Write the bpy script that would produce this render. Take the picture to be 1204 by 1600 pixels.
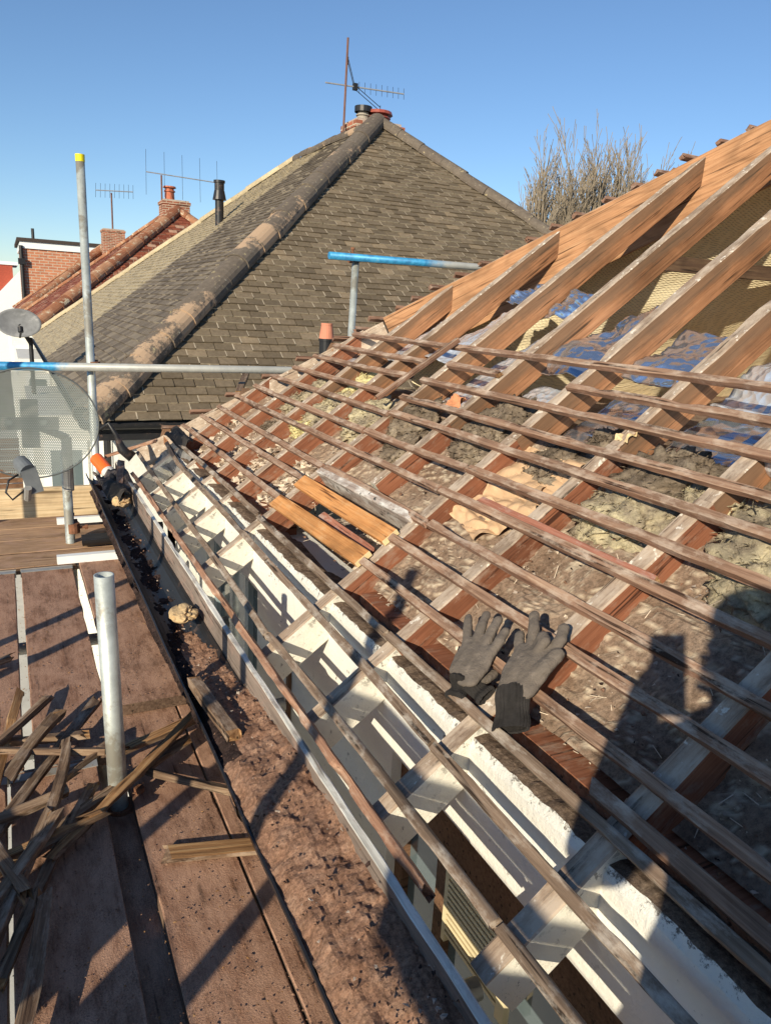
import bpy, math, random
import numpy as np
from mathutils import Vector, Matrix, noise
random.seed(7); rng=np.random.default_rng(7)
S=bpy.context.scene; C=S.collection
for o in list(bpy.data.objects): bpy.data.objects.remove(o)
CZ=5.95                                   # camera height above the ground; most coordinates below are relative to eye level
def V(x,y,z): return Vector((x,y,z+CZ))

# ------------------------------------------------------------------ camera
Mx=[[0.896275,-0.440175,0.054188],[-0.067669,-0.256481,-0.964178],[0.438305,0.860502,-0.259664]]
cd=bpy.data.cameras.new('camera'); cam=bpy.data.objects.new('camera',cd); C.objects.link(cam); S.camera=cam
r_,d_,f_=[Vector(v) for v in Mx]
cam.matrix_world=Matrix(((r_.x,-d_.x,-f_.x,0),(r_.y,-d_.y,-f_.y,0),(r_.z,-d_.z,-f_.z,CZ),(0,0,0,1)))
cd.sensor_fit='VERTICAL'; cd.sensor_height=24.0; cd.lens=24.0*1170.6/1600
cd.clip_start=0.01; cd.clip_end=600
# ------------------------------------------------------------------ sky, sun
SUN_EL,SUN_AZ=math.radians(22),math.radians(230)
w=bpy.data.worlds.new('World'); S.world=w; w.use_nodes=True; nt=w.node_tree
sky=nt.nodes.new('ShaderNodeTexSky'); sky.sky_type='NISHITA'; sky.sun_disc=False
sky.sun_elevation=SUN_EL; sky.sun_rotation=SUN_AZ; sky.air_density=0.95; sky.dust_density=0.03; sky.ozone_density=4.5
bg=nt.nodes['Background']; bg.inputs[1].default_value=0.102; nt.links.new(sky.outputs[0],bg.inputs[0])
sd=bpy.data.lights.new('sun','SUN'); sd.energy=5.0; sd.angle=math.radians(0.5); sd.color=(1,0.90,0.70)
so=bpy.data.objects.new('sun',sd); C.objects.link(so)
tosun=Vector((math.sin(SUN_AZ)*math.cos(SUN_EL),math.cos(SUN_AZ)*math.cos(SUN_EL),math.sin(SUN_EL)))
so.rotation_euler=tosun.to_track_quat('Z','Y').to_euler(); so.location=V(-5,-8,6)
S.view_settings.view_transform='Standard'; S.view_settings.look='None'; S.view_settings.exposure=0.38; S.view_settings.gamma=1
S.render.engine='CYCLES'; S.render.resolution_x=770; S.render.resolution_y=1024

# ------------------------------------------------------------------ helpers
def mat(name): 
    m=bpy.data.materials.new(name); m.use_nodes=True; return m,m.node_tree,m.node_tree.nodes['Principled BSDF']
def N(nt,t,**k):
    n=nt.nodes.new(t)
    for a,b in k.items():
        if hasattr(n,a): setattr(n,a,b)
        else: n.inputs[a].default_value=b
    return n
def coords(nt,scale=(1,1,1),kind='Object',rand=True):
    tc=N(nt,'ShaderNodeTexCoord'); mp=N(nt,'ShaderNodeMapping'); mp.inputs['Scale'].default_value=scale
    if rand:
        oi=N(nt,'ShaderNodeObjectInfo'); ad=N(nt,'ShaderNodeVectorMath',operation='ADD'); ml=N(nt,'ShaderNodeMath',operation='MULTIPLY'); ml.inputs[1].default_value=37.0
        nt.links.new(oi.outputs['Random'],ml.inputs[0]); nt.links.new(tc.outputs[kind],ad.inputs[0]); nt.links.new(ml.outputs[0],ad.inputs[1]); nt.links.new(ad.outputs[0],mp.inputs[0])
    else: nt.links.new(tc.outputs[kind],mp.inputs[0])
    return mp.outputs[0]
def noi(nt,vec,scale,detail=5,rough=.6,dist=0):
    n=N(nt,'ShaderNodeTexNoise'); n.inputs['Scale'].default_value=scale; n.inputs['Detail'].default_value=detail; n.inputs['Roughness'].default_value=rough; n.inputs['Distortion'].default_value=dist
    nt.links.new(vec,n.inputs['Vector']); return n.outputs['Fac']
def ramp(nt,fac,stops,interp='LINEAR'):
    r=N(nt,'ShaderNodeValToRGB'); r.color_ramp.interpolation=interp; e=r.color_ramp.elements
    while len(e)<len(stops): e.new(.5)
    for i,(p,c) in enumerate(stops):
        e[i].position=p; e[i].color=(*c,1) if len(c)==3 else c
    nt.links.new(fac,r.inputs[0]); return r.outputs[0]
def mix(nt,fac,a,b,mode='MIX'):
    m=N(nt,'ShaderNodeMix',data_type='RGBA',blend_type=mode)
    if isinstance(fac,float): m.inputs[0].default_value=fac
    else: nt.links.new(fac,m.inputs[0])
    for s,v in ((6,a),(7,b)):
        if isinstance(v,tuple): m.inputs[s].default_value=(*v,1)
        else: nt.links.new(v,m.inputs[s])
    return m.outputs[2]
def bump(nt,b,h,strength=.4,dist=.01):
    n=N(nt,'ShaderNodeBump'); n.inputs['Strength'].default_value=strength; n.inputs['Distance'].default_value=dist
    nt.links.new(h,n.inputs['Height']); nt.links.new(n.outputs[0],b.inputs['Normal'])
def bw(v): return (v,v,v)
def wood(name,cols,dust=None,dustamt=.5,rough=.85,grain=1.0,rings=False,spots=None,bmp=.35,sand=False):
    """grain runs along object X"""
    m,nt,b=mat(name); v=coords(nt,(1.4,42,42)); g=noi(nt,v,2.4*grain,8,.7,.0)
    v2=coords(nt,(1,1,1)); big=noi(nt,v2,3.2,4,.6,.4)
    c=ramp(nt,g,[(.28,cols[0]),(.5,cols[1]),(.72,cols[2])])
    if rings:
        vr=coords(nt,(.8,3.0,3.0) if rings=='loops' else (.22,5.5,5.5)); wv=N(nt,'ShaderNodeTexNoise'); wv.inputs['Scale'].default_value=1.9; wv.inputs['Detail'].default_value=1.0; wv.inputs['Distortion'].default_value=.5
        nt.links.new(vr,wv.inputs['Vector']); ml=N(nt,'ShaderNodeMath',operation='MULTIPLY'); ml.inputs[1].default_value=62; nt.links.new(wv.outputs['Fac'],ml.inputs[0])
        sn=N(nt,'ShaderNodeMath',operation='SINE'); nt.links.new(ml.outputs[0],sn.inputs[0])
        rr=ramp(nt,sn.outputs[0],[(.0,bw(1.12)),(.6,bw(1.0)),(1,bw(.62))]); c=mix(nt,.40 if rings=='loops' else .35,c,mix(nt,1.0,c,rr,'MULTIPLY'))
    bb=ramp(nt,big,[(.3,bw(.62)),(.5,bw(1)),(.75,bw(1.25))]); c=mix(nt,1.0,c,bb,'MULTIPLY')
    # dark checks / cracks
    vc=coords(nt,(2.2,60,60)); ck=ramp(nt,noi(nt,vc,1.3,3,.5,.3),[(.60,bw(0)),(.68,bw(1))]); c=mix(nt,ck,c,tuple(x*.42 for x in cols[0]))
    if rings=='weather':
        tz=N(nt,'ShaderNodeTexCoord'); sz=N(nt,'ShaderNodeSeparateXYZ'); nt.links.new(tz.outputs['Object'],sz.inputs[0]); wz=N(nt,'ShaderNodeMath',operation='MULTIPLY_ADD'); wz.inputs[1].default_value=.13; nt.links.new(noi(nt,coords(nt,(1.6,6,6)),2.5,6,.7),wz.inputs[0]); nt.links.new(sz.outputs[2],wz.inputs[2])
        wf=ramp(nt,wz.outputs[0],[(.0,bw(0)),(.03,bw(.85))]); c=mix(nt,wf,c,mix(nt,.72,c,(.13,.088,.058)))
    if dust:
        dn=noi(nt,coords(nt,(1,2.2,2.2)),9,6,.72); df=ramp(nt,dn,[(.55-dustamt*.25,bw(0)),(.72-dustamt*.2,bw(1))]); c=mix(nt,df,c,dust)
    if spots:
        sp=ramp(nt,noi(nt,coords(nt,(1,1,1)),38,3,.6),[(.62,bw(0)),(.67,bw(1))]); c=mix(nt,sp,c,spots)
    if sand:
        sn_=noi(nt,coords(nt,(1,1,1)),260,3,.8); mk=noi(nt,coords(nt,(1,1,1)),4,5,.7); ss=ramp(nt,sn_,[(.34,bw(.45)),(.5,bw(1)),(.68,bw(1.35))]); c=mix(nt,ramp(nt,mk,[(.38,bw(0)),(.60,bw(1))]),c,mix(nt,1.0,c,ss,'MULTIPLY'))
        cr=ramp(nt,noi(nt,coords(nt,(1.2,9,9)),3,9,.8,1.2),[(.492,bw(0)),(.5,bw(.8)),(.508,bw(0))]); c=mix(nt,cr,c,(.07,.035,.022))
    nt.links.new(c,b.inputs['Base Color']); b.inputs['Roughness'].default_value=rough; b.inputs['Specular IOR Level'].default_value=.25
    if sand: bump(nt,b,sn_,.6,.004)
    else: bump(nt,b,g,bmp,.006)
    return m
def plain(name,col,rough=.7,metal=0,var=.25,scale=12,bmp=.2,dirt=None,dirtpos=.6,spec=.3,bd=.004):
    m,nt,b=mat(name); v=coords(nt); n=noi(nt,v,scale,6,.65)
    c=ramp(nt,n,[(.25,tuple(x*(1-var) for x in col)),(.75,tuple(min(1,x*(1+var)) for x in col))])
    if dirt:
        c=mix(nt,ramp(nt,noi(nt,v,scale*.45,7,.75,.3),[(dirtpos,bw(0)),(dirtpos+.09,bw(1))]),c,dirt)
    nt.links.new(c,b.inputs['Base Color']); b.inputs['Roughness'].default_value=rough; b.inputs['Metallic'].default_value=metal; b.inputs['Specular IOR Level'].default_value=spec
    if bmp: bump(nt,b,noi(nt,v,scale*3,6,.7),bmp,bd)
    return m
def attrmat(name,base_stops,rough=.85,attr='tone',noise_scale=20,dirt=None,dirtpos=.62,dscale=5,bmp=.3,world=False,extra=None):
    m,nt,b=mat(name); a=N(nt,'ShaderNodeAttribute'); a.attribute_name=attr
    v=coords(nt,rand=False); c=ramp(nt,a.outputs['Fac'],base_stops)
    n=noi(nt,v,noise_scale,5,.7); c=mix(nt,1.0,c,ramp(nt,n,[(.3,bw(.78)),(.7,bw(1.2))]),'MULTIPLY')
    if dirt: c=mix(nt,ramp(nt,noi(nt,v,dscale,8,.78,.2),[(dirtpos,bw(0)),(dirtpos+.05,bw(1))]),c,dirt)
    if extra: c=extra(nt,v,c)
    nt.links.new(c,b.inputs['Base Color']); b.inputs['Roughness'].default_value=rough; b.inputs['Specular IOR Level'].default_value=.2
    bump(nt,b,noi(nt,v,noise_scale*3,6,.7),bmp,.004); return m

WT={}          # world matrices
def reg(o,M): WT[o.name]=M; return o
def thing(name,label,cat,loc,group=None,kind=None):
    o=bpy.data.objects.new(name,None); C.objects.link(o); o.empty_display_size=.2; o.location=loc
    o['label']=label; o['category']=cat
    if group: o['group']=group
    reg(o,Matrix.Translation(loc)); return o
def tag(o,label,cat,group=None,kind=None):
    o['label']=label; o['category']=cat
    if group: o['group']=group
    if kind: o['kind']=kind
    return o
def mesh(name,verts,faces,mats,parent=None,M=None,mi=None,smooth=False,attr=None):
    me=bpy.data.meshes.new(name); me.from_pydata([tuple(v) for v in verts],[],faces)
    for m in (mats if isinstance(mats,(list,tuple)) else [mats]): me.materials.append(m)
    if mi is not None: me.polygons.foreach_set('material_index',mi)
    if smooth: me.polygons.foreach_set('use_smooth',[True]*len(me.polygons))
    if attr is not None:
        a=me.attributes.new('tone','FLOAT','FACE'); a.data.foreach_set('value',list(attr))
    me.update()
    o=bpy.data.objects.new(name,me); C.objects.link(o); M=M or Matrix.Identity(4)
    if parent: o.parent=parent; o.matrix_local=WT[parent.name].inverted()@M
    else: o.matrix_world=M
    reg(o,M); return o
class MB:
    def __init__(s): s.v=[];s.f=[];s.m=[];s.t=[]
    def add(s,vs,fs,m=0,t=0.5):
        k=len(s.v); s.v+= [tuple(v) for v in vs]; s.f+=[tuple(i+k for i in f) for f in fs]; s.m+=[m]*len(fs); s.t+=[t]*len(fs)
    def box(s,a,b,m=0,t=.5,M=None):
        x0,y0,z0=a;x1,y1,z1=b
        vs=[Vector(p) for p in ((x0,y0,z0),(x1,y0,z0),(x1,y1,z0),(x0,y1,z0),(x0,y0,z1),(x1,y0,z1),(x1,y1,z1),(x0,y1,z1))]
        if M: vs=[M@p for p in vs]
        s.add(vs,[(0,3,2,1),(4,5,6,7),(0,1,5,4),(1,2,6,5),(2,3,7,6),(3,0,4,7)],m,t)
    def tube(s,p0,p1,r,seg=10,m=0,r1=None,caps=True,t=.5):
        p0=Vector(p0);p1=Vector(p1);d=(p1-p0).normalized(); u=d.orthogonal().normalized(); w_=d.cross(u); r1=r if r1 is None else r1
        vs=[p0+(u*math.cos(a)+w_*math.sin(a))*r for a in [2*math.pi*i/seg for i in range(seg)]]+[p1+(u*math.cos(a)+w_*math.sin(a))*r1 for a in [2*math.pi*i/seg for i in range(seg)]]
        fs=[(i,(i+1)%seg,seg+(i+1)%seg,seg+i) for i in range(seg)]
        if caps: fs+=[tuple(range(seg))[::-1],tuple(range(seg,2*seg))]
        s.add(vs,fs,m,t)
    def path(s,pts,rad,seg=8,m=0,t=.5,caps=True):
        pts=[Vector(p) for p in pts]; n=len(pts); rad=rad if isinstance(rad,(list,tuple)) else [rad]*n; vs=[]; u=None
        for i,p in enumerate(pts):
            d=(pts[min(i+1,n-1)]-pts[max(i-1,0)]).normalized()
            u=(u-d*u.dot(d)).normalized() if u else d.orthogonal().normalized(); w_=d.cross(u)
            vs+=[p+(u*math.cos(2*math.pi*k/seg)+w_*math.sin(2*math.pi*k/seg))*rad[i] for k in range(seg)]
        fs=[(i*seg+k,i*seg+(k+1)%seg,(i+1)*seg+(k+1)%seg,(i+1)*seg+k) for i in range(n-1) for k in range(seg)]
        if caps: fs+=[tuple(range(seg))[::-1],tuple(range((n-1)*seg,n*seg))]
        s.add(vs,fs,m,t)
    def build(s,name,mats,parent=None,M=None,smooth=False,attr=False):
        return mesh(name,s.v,s.f,mats,parent,M,s.m,smooth,s.t if attr else None)
def frame(p0,p1,up):
    """matrix with X along p0->p1, Z near up, origin p0"""
    p0=Vector(p0);x=(Vector(p1)-p0).normalized(); z=Vector(up); z=(z-x*z.dot(x)).normalized(); y=z.cross(x)
    return Matrix(((x.x,y.x,z.x,p0.x),(x.y,y.y,z.y,p0.y),(x.z,y.z,z.z,p0.z),(0,0,0,1)))
def n3(x,y=0,z=0,s=1): return noise.noise(Vector((x*s,y*s,z*s)))
def timber(name,p0,p1,up,w,h,mats,parent=None,rough=.0012,bend=0.0,seg=.06,ragged=0.0,split=None,chip=.0,sag=0.0,mitre=None):
    """board: top face at the p0-p1 line, width w, depth h; material 0 top, 1 the rest; split=(len,i) switches sides to material i before len"""
    L=(Vector(p1)-Vector(p0)).length; n=max(2,int(L/seg)); sd_=random.random()*100; ch=min(w,h)*.08
    prof=[(-w/2,-ch),(-w/2+ch,0),(w/2-ch,0),(w/2,-ch),(w/2,-h+ch),(w/2-ch,-h),(-w/2+ch,-h),(-w/2,-h+ch)]
    vs=[];fs=[];mi=[]
    for i in range(n+1):
        x=L*i/n; by=bend*math.sin(math.pi*i/n)+.35*bend*n3(x*1.3,sd_); bz=-sag*math.sin(math.pi*i/n)
        for j,(y,z) in enumerate(prof):
            dy=rough*1.3*n3(x*7,j*3.1,sd_)+rough*.5*n3(x*29,j*5.1,sd_); dz=rough*.9*n3(x*7,j//2*2.3,sd_+9)
            if chip and j in (0,1,2,3): 
                c=n3(x*9,j//2*7.7,sd_+33); 
                if c>.28: dz-=chip*(c-.28)*3; dy+= (1 if y<0 else -1)*chip*(c-.28)*2
            xx=x
            if ragged and i in (0,n): xx+= (1 if i==0 else -1)*abs(n3(j*4.3,sd_))*ragged*2
            if mitre and i>=n-6: xx+=(mitre[0]*(-y)+mitre[1]*z)*((i-n+6)/6)
            vs.append((xx,y+dy+by,z+dz+bz))
    for i in range(n):
        for j in range(8):
            fs.append((i*8+j,(i+1)*8+j,(i+1)*8+(j+1)%8,i*8+(j+1)%8)); x=L*(i+.5)/n
            if j in (0,1,2): mi.append(0)
            else: mi.append(split[1] if split and x<split[0] else 1)
    fs+=[tuple(range(8)),tuple(range(n*8,n*8+8))[::-1]]; mi+=[len(mats)-1]*2
    fs=[f[::-1] for f in fs]
    return mesh(name,vs,fs,mats,parent,frame(p0,p1,up),mi)
def copy_tree(o,parent=None,loc=None,rz=None):
    c=o.copy(); C.objects.link(c); c.parent=parent
    for ch in list(o.children): copy_tree(ch,c)
    return c

# ------------------------------------------------------------------ roof frame of reference
PH=math.radians(37.262); sP,cP=math.sin(PH),math.cos(PH); D=1.18
nR=Vector((-sP,0,cP))
def RP(s,y,t=0): return V(s*cP+(D-t)*sP, y, s*sP-(D-t)*cP)      # s up the slope, y along the eaves, t above the batten tops

# ------------------------------------------------------------------ materials
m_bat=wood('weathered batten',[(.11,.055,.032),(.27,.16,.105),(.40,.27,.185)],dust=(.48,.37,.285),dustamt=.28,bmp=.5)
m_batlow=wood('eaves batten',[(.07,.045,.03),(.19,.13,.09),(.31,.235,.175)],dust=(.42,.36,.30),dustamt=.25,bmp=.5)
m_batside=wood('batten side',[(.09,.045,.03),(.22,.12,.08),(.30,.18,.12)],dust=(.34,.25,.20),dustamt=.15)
m_rtop=wood('rafter top',[(.14,.095,.065),(.30,.215,.155),(.42,.33,.25)],dust=(.46,.37,.29),dustamt=.5,spots=(.62,.56,.48))
m_rside=wood('rafter side',[(.15,.055,.03),(.25,.095,.05),(.32,.135,.075)],rings=False,dust=(.33,.22,.16),dustamt=.1,bmp=.25)
m_rup=wood('upper rafter side',[(.14,.065,.032),(.29,.135,.066),(.39,.20,.105)],rings='weather',bmp=.3)
m_hip=wood('hip board',[(.22,.105,.05),(.37,.19,.095),(.46,.26,.14)],rings='loops',bmp=.3)
m_new=wood('new orange plank',[(.36,.14,.045),(.52,.235,.08),(.62,.32,.13)],rings=True,grain=1.5,bmp=.2,dust=(.55,.33,.16),dustamt=.0)
m_newend=plain('fresh cut end',(.72,.55,.30),.8)
m_mould=wood('mouldy board',[(.16,.12,.10),(.33,.26,.22),(.46,.38,.33)],dust=(.66,.62,.57),dustamt=.4,spots=(.05,.05,.045))
m_redbat=wood('reddish batten',[(.20,.07,.045),(.34,.14,.09),(.44,.22,.16)],dust=(.42,.30,.25),dustamt=.2)
m_debris=wood('broken batten wood',[(.05,.028,.018),(.17,.105,.065),(.36,.26,.17)],dust=(.36,.27,.2),dustamt=.15,bmp=.6)
m_debris2=wood('split batten wood',[(.10,.045,.018),(.27,.14,.06),(.46,.30,.15)],bmp=.6)
m_board=wood('scaffold board',[(.15,.075,.045),(.27,.14,.088),(.36,.205,.135)],dust=(.42,.245,.165),dustamt=.7,grain=.8,bmp=.4,sand=True)
m_board2=wood('cleaner scaffold board',[(.25,.14,.075),(.40,.245,.14),(.50,.33,.20)],dust=(.42,.26,.18),dustamt=.25,bmp=.3)
m_toe=wood('pale toe board',[(.40,.27,.15),(.58,.43,.26),(.66,.52,.34)],grain=.8,bmp=.2,rings=True)
m_bedge=wood('board edge',[(.06,.035,.02),(.13,.08,.055),(.22,.15,.10)])
def mk_white(name,col,amt,dc=(.07,.06,.05)):
    m,nt,b=mat(name); v=coords(nt,rand=False); c=ramp(nt,noi(nt,v,2.5,6,.7),[(.3,tuple(x*.86 for x in col)),(.7,col)])
    sp=ramp(nt,noi(nt,v,34,5,.75),[(.66-amt*.1,bw(0)),(.70-amt*.1,bw(1))]); ms=ramp(nt,noi(nt,v,3.5,3,.6),[(.45,bw(0)),(.62,bw(1))])
    ff=mix(nt,1.0,sp,ms,'MULTIPLY'); c=mix(nt,ff,c,dc)
    nt.links.new(c,b.inputs['Base Color']); b.inputs['Roughness'].default_value=.75; b.inputs['Specular IOR Level'].default_value=.25
    bump(nt,b,noi(nt,v,30,7,.75),.6,.010); return m
m_white=mk_white('white render',(.80,.77,.70),.4)
def mk_mould():
    m,nt,b=mat('mould streaked render'); v=coords(nt,rand=False); c=ramp(nt,noi(nt,v,4,6,.7),[(.3,(.66,.63,.56)),(.7,(.80,.77,.70))])
    sp=N(nt,'ShaderNodeSeparateXYZ'); nt.links.new(v,sp.inputs[0]); mr=N(nt,'ShaderNodeMapRange'); mr.inputs['From Min'].default_value=CZ-.915; mr.inputs['From Max'].default_value=CZ-.872; nt.links.new(sp.outputs[2],mr.inputs[0])
    n=noi(nt,v,48,6,.8); ad=N(nt,'ShaderNodeMath',operation='MULTIPLY_ADD'); ad.inputs[1].default_value=.20; nt.links.new(mr.outputs[0],ad.inputs[0]); nt.links.new(n,ad.inputs[2])
    c=mix(nt,ramp(nt,ad.outputs[0],[(.66,bw(0)),(.74,bw(.9))]),c,(.09,.07,.055)); nt.links.new(c,b.inputs['Base Color']); b.inputs['Roughness'].default_value=.85; bump(nt,b,noi(nt,v,40,6,.8),.8,.01); return m
m_mouldw=mk_mould()
m_wraf=mk_white('cream painted rafter',(.80,.75,.64),.9)
m_upvc=plain('white plastic',(.82,.82,.80),.35,var=.04,bmp=.0)
m_pebble=plain('pebbledash',(.5,.42,.33),.95,var=.6,scale=60,bmp=1.0,bd=.02)
m_brown=wood('brown window frame',[(.07,.035,.02),(.15,.08,.045),(.2,.11,.065)])
m_dark=plain('dark roof and recess shade',(.06,.045,.038),.9)
m_fascia=wood('bare fascia face',[(.12,.09,.075),(.22,.17,.14),(.30,.24,.20)],dust=(.3,.2,.16),dustamt=.2)
m_fwhite=wood('flaking white fascia edge',[(.42,.38,.32),(.74,.71,.63),(.82,.80,.72)],dust=(.33,.25,.19),dustamt=.2,bmp=.4)
m_rotten=wood('crumbling wood strip',[(.13,.06,.04),(.30,.16,.10),(.45,.28,.19)],dust=(.5,.36,.27),dustamt=.2,bmp=.8)
m_mortar=plain('mortar',(.42,.34,.28),.95,var=.35,scale=25,bmp=.8,bd=.01)
def mk_ceil():
    m,nt,b=mat('dusty plaster nibs'); a=N(nt,'ShaderNodeAttribute'); a.attribute_name='edge'; v=coords(nt,rand=False)
    c=ramp(nt,noi(nt,v,7,8,.75),[(.3,(.15,.095,.065)),(.47,(.27,.185,.13)),(.62,(.34,.25,.185)),(.75,(.42,.33,.25))])
    gr=ramp(nt,noi(nt,v,70,4,.8),[(.35,bw(.55)),(.6,bw(1.15))]); c=mix(nt,1.0,c,gr,'MULTIPLY')
    c=mix(nt,a.outputs['Fac'],c,(.58,.48,.36))
    nt.links.new(c,b.inputs['Base Color']); b.inputs['Roughness'].default_value=.95; b.inputs['Specular IOR Level'].default_value=.1
    bump(nt,b,noi(nt,v,110,5,.85),.8,.006); return m
m_ceil=mk_ceil()
def mk_dust(name,c0,c1,c2):
    m,nt,b=mat(name); v=coords(nt,rand=False); c=ramp(nt,noi(nt,v,14,8,.8),[(.3,c0),(.5,c1),(.7,c2)])
    c=mix(nt,1.0,c,ramp(nt,noi(nt,v,110,3,.8),[(.35,bw(.6)),(.62,bw(1.2))]),'MULTIPLY')
    nt.links.new(c,b.inputs['Base Color']); b.inputs['Roughness'].default_value=.97; b.inputs['Specular IOR Level'].default_value=.08
    bump(nt,b,noi(nt,v,90,6,.8),.9,.008); return m
m_dust=mk_dust('red brown dust',(.15,.075,.048),(.31,.175,.115),(.42,.265,.185))
m_dirt=mk_dust('black gutter silt',(.018,.013,.011),(.045,.03,.027),(.10,.06,.05))
m_stone=plain('yellow mortar lump',(.55,.38,.20),.95,var=.35,scale=14,bmp=.9,bd=.01,dirt=(.25,.13,.08),dirtpos=.58)
m_blackpl=plain('black plastic',(.02,.02,.022),.4,var=.2,bmp=.05,dirt=(.14,.09,.07),dirtpos=.58)
m_galv=plain('galvanised steel',(.50,.53,.50),.5,metal=.5,var=.3,scale=13,bmp=.15,dirt=(.33,.31,.26),dirtpos=.50,spec=.5)
m_galvdull=plain('dull scaffold steel',(.36,.35,.33),.55,metal=.4,var=.25,scale=14,bmp=.15,dirt=(.30,.24,.19),dirtpos=.55)
m_rust=plain('rusty coupler',(.22,.10,.055),.85,metal=.2,var=.5,scale=30,bmp=.5)
def mk_blue(x0,x1,axis=0):
    m,nt,b=mat('blue painted steel'); v=coords(nt,rand=False); sp=N(nt,'ShaderNodeSeparateXYZ'); nt.links.new(v,sp.inputs[0])
    n=noi(nt,v,9,6,.7); ml=N(nt,'ShaderNodeMath',operation='MULTIPLY_ADD'); ml.inputs[1].default_value=.35; nt.links.new(n,ml.inputs[0]); nt.links.new(sp.outputs[0],ml.inputs[2])
    mr=N(nt,'ShaderNodeMapRange'); mr.inputs['From Min'].default_value=x0+.17; mr.inputs['From Max'].default_value=x1+.17; nt.links.new(ml.outputs[0],mr.inputs[0])
    g=ramp(nt,n,[(.3,(.30,.30,.29)),(.7,(.44,.44,.41))]); bl=ramp(nt,noi(nt,v,16,6,.8),[(.35,(.02,.13,.30)),(.6,(.04,.30,.56)),(.75,(.18,.30,.36))])
    c=mix(nt,mr.outputs[0],bl,g); nt.links.new(c,b.inputs['Base Color']); b.inputs['Roughness'].default_value=.5; b.inputs['Metallic'].default_value=.15
    bump(nt,b,noi(nt,v,50,4,.7),.15,.003); return m
m_dish=plain('grey green dish mesh',(.17,.19,.18),.5,var=.1,bmp=0)
m_dishdk=plain('dark dish rim',(.10,.11,.11),.5,bmp=0)
m_greydish=plain('weathered grey dish',(.22,.22,.22),.55,var=.4,scale=6,bmp=.1,dirt=(.35,.34,.33))
m_glass,nt_,b_=mat('window glass'); b_.inputs['Base Color'].default_value=(.10,.13,.14,1); b_.inputs['Roughness'].default_value=.05; b_.inputs['Specular IOR Level'].default_value=.8
m_yellow=plain('yellow cap',(.85,.70,.02),.4,var=.1,bmp=0)
m_orange=plain('orange tin',(.85,.14,.02),.35,var=.1,bmp=0,spec=.5)
m_tin=plain('tin end',(.75,.72,.66),.35,metal=.3,var=.15)
def mk_wool():
    m,nt,b=mat('mineral wool'); v=coords(nt); c=ramp(nt,noi(nt,v,6,6,.75,.8),[(.30,(.14,.11,.08)),(.42,(.30,.245,.175)),(.54,(.46,.39,.26)),(.66,(.66,.57,.36))])
    c=mix(nt,1.0,c,ramp(nt,noi(nt,v,60,5,.8,1.5),[(.35,bw(.75)),(.6,bw(1.15))]),'MULTIPLY')
    nt.links.new(c,b.inputs['Base Color']); b.inputs['Roughness'].default_value=1; b.inputs['Specular IOR Level'].default_value=0; bump(nt,b,noi(nt,v,75,6,.85,1.5),.7,.01); return m
m_wool=mk_wool()
def mk_wool2(name,a,b2,c3):
    m,nt,b=mat(name); v=coords(nt); c=ramp(nt,noi(nt,v,8,6,.75,.8),[(.34,a),(.5,b2),(.66,c3)])
    c=mix(nt,1.0,c,ramp(nt,noi(nt,v,60,5,.8,1.5),[(.35,bw(.75)),(.6,bw(1.15))]),'MULTIPLY')
    nt.links.new(c,b.inputs['Base Color']); b.inputs['Roughness'].default_value=1; b.inputs['Specular IOR Level'].default_value=0; bump(nt,b,noi(nt,v,75,6,.85,1.5),.7,.01); return m
m_woolgrey=mk_wool2('sooty wool',(.09,.07,.05),(.22,.17,.125),(.36,.29,.21))
m_wooly=mk_wool2('yellow wool',(.48,.38,.20),(.74,.64,.32),(.88,.80,.48))
m_kraft=plain('kraft paper',(.56,.37,.22),.8,var=.22,scale=9,bmp=.25)
def mk_foil(name,tint,quilt=34,me_=.62,ro=.27):
    m,nt,b=mat(name); v=coords(nt,(1,1,1)); b.inputs['Metallic'].default_value=me_; b.inputs['Roughness'].default_value=ro
    c=ramp(nt,noi(nt,v,5,4,.6),[(.3,tuple(x*.75 for x in tint)),(.7,tint)]); nt.links.new(c,b.inputs['Base Color'])
    vo=N(nt,'ShaderNodeTexVoronoi'); vo.inputs['Scale'].default_value=quilt; nt.links.new(v,vo.inputs['Vector']); bump(nt,b,vo.outputs['Distance'],.8,.012); return m
m_foil=mk_foil('foil bubble insulation',(.88,.92,.98)); m_foilb=mk_foil('smooth foil',(.72,.84,1.0),18,.92,.17)
def mk_felt():
    m,nt,b=mat('gold netted felt'); v=coords(nt,(1,1,1),rand=False)
    w1=N(nt,'ShaderNodeTexWave',wave_type='BANDS',bands_direction='Y'); w1.inputs['Scale'].default_value=36; w1.inputs['Distortion'].default_value=2.5; w1.inputs['Detail'].default_value=3
    w2=N(nt,'ShaderNodeTexWave',wave_type='BANDS',bands_direction='Z'); w2.inputs['Scale'].default_value=36; w2.inputs['Distortion'].default_value=2.5; w2.inputs['Detail'].default_value=3
    nt.links.new(v,w1.inputs[0]); nt.links.new(v,w2.inputs[0]); h=mix(nt,1.0,w1.outputs[0],w2.outputs[0],'ADD')
    c=ramp(nt,noi(nt,v,1.6,6,.7),[(.3,(.62,.50,.30)),(.5,(.74,.62,.40)),(.7,(.82,.73,.52))]); c=mix(nt,1.0,c,ramp(nt,h,[(.1,bw(.6)),(.6,bw(1.1))]),'MULTIPLY')
    nt.links.new(c,b.inputs['Base Color']); b.inputs['Roughness'].default_value=.6; b.inputs['Specular IOR Level'].default_value=.4; bump(nt,b,h,.35,.01); return m
m_felt=mk_felt()
m_timberdk=wood('dark purlin',[(.05,.03,.02),(.10,.06,.04),(.15,.10,.06)])
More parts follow.
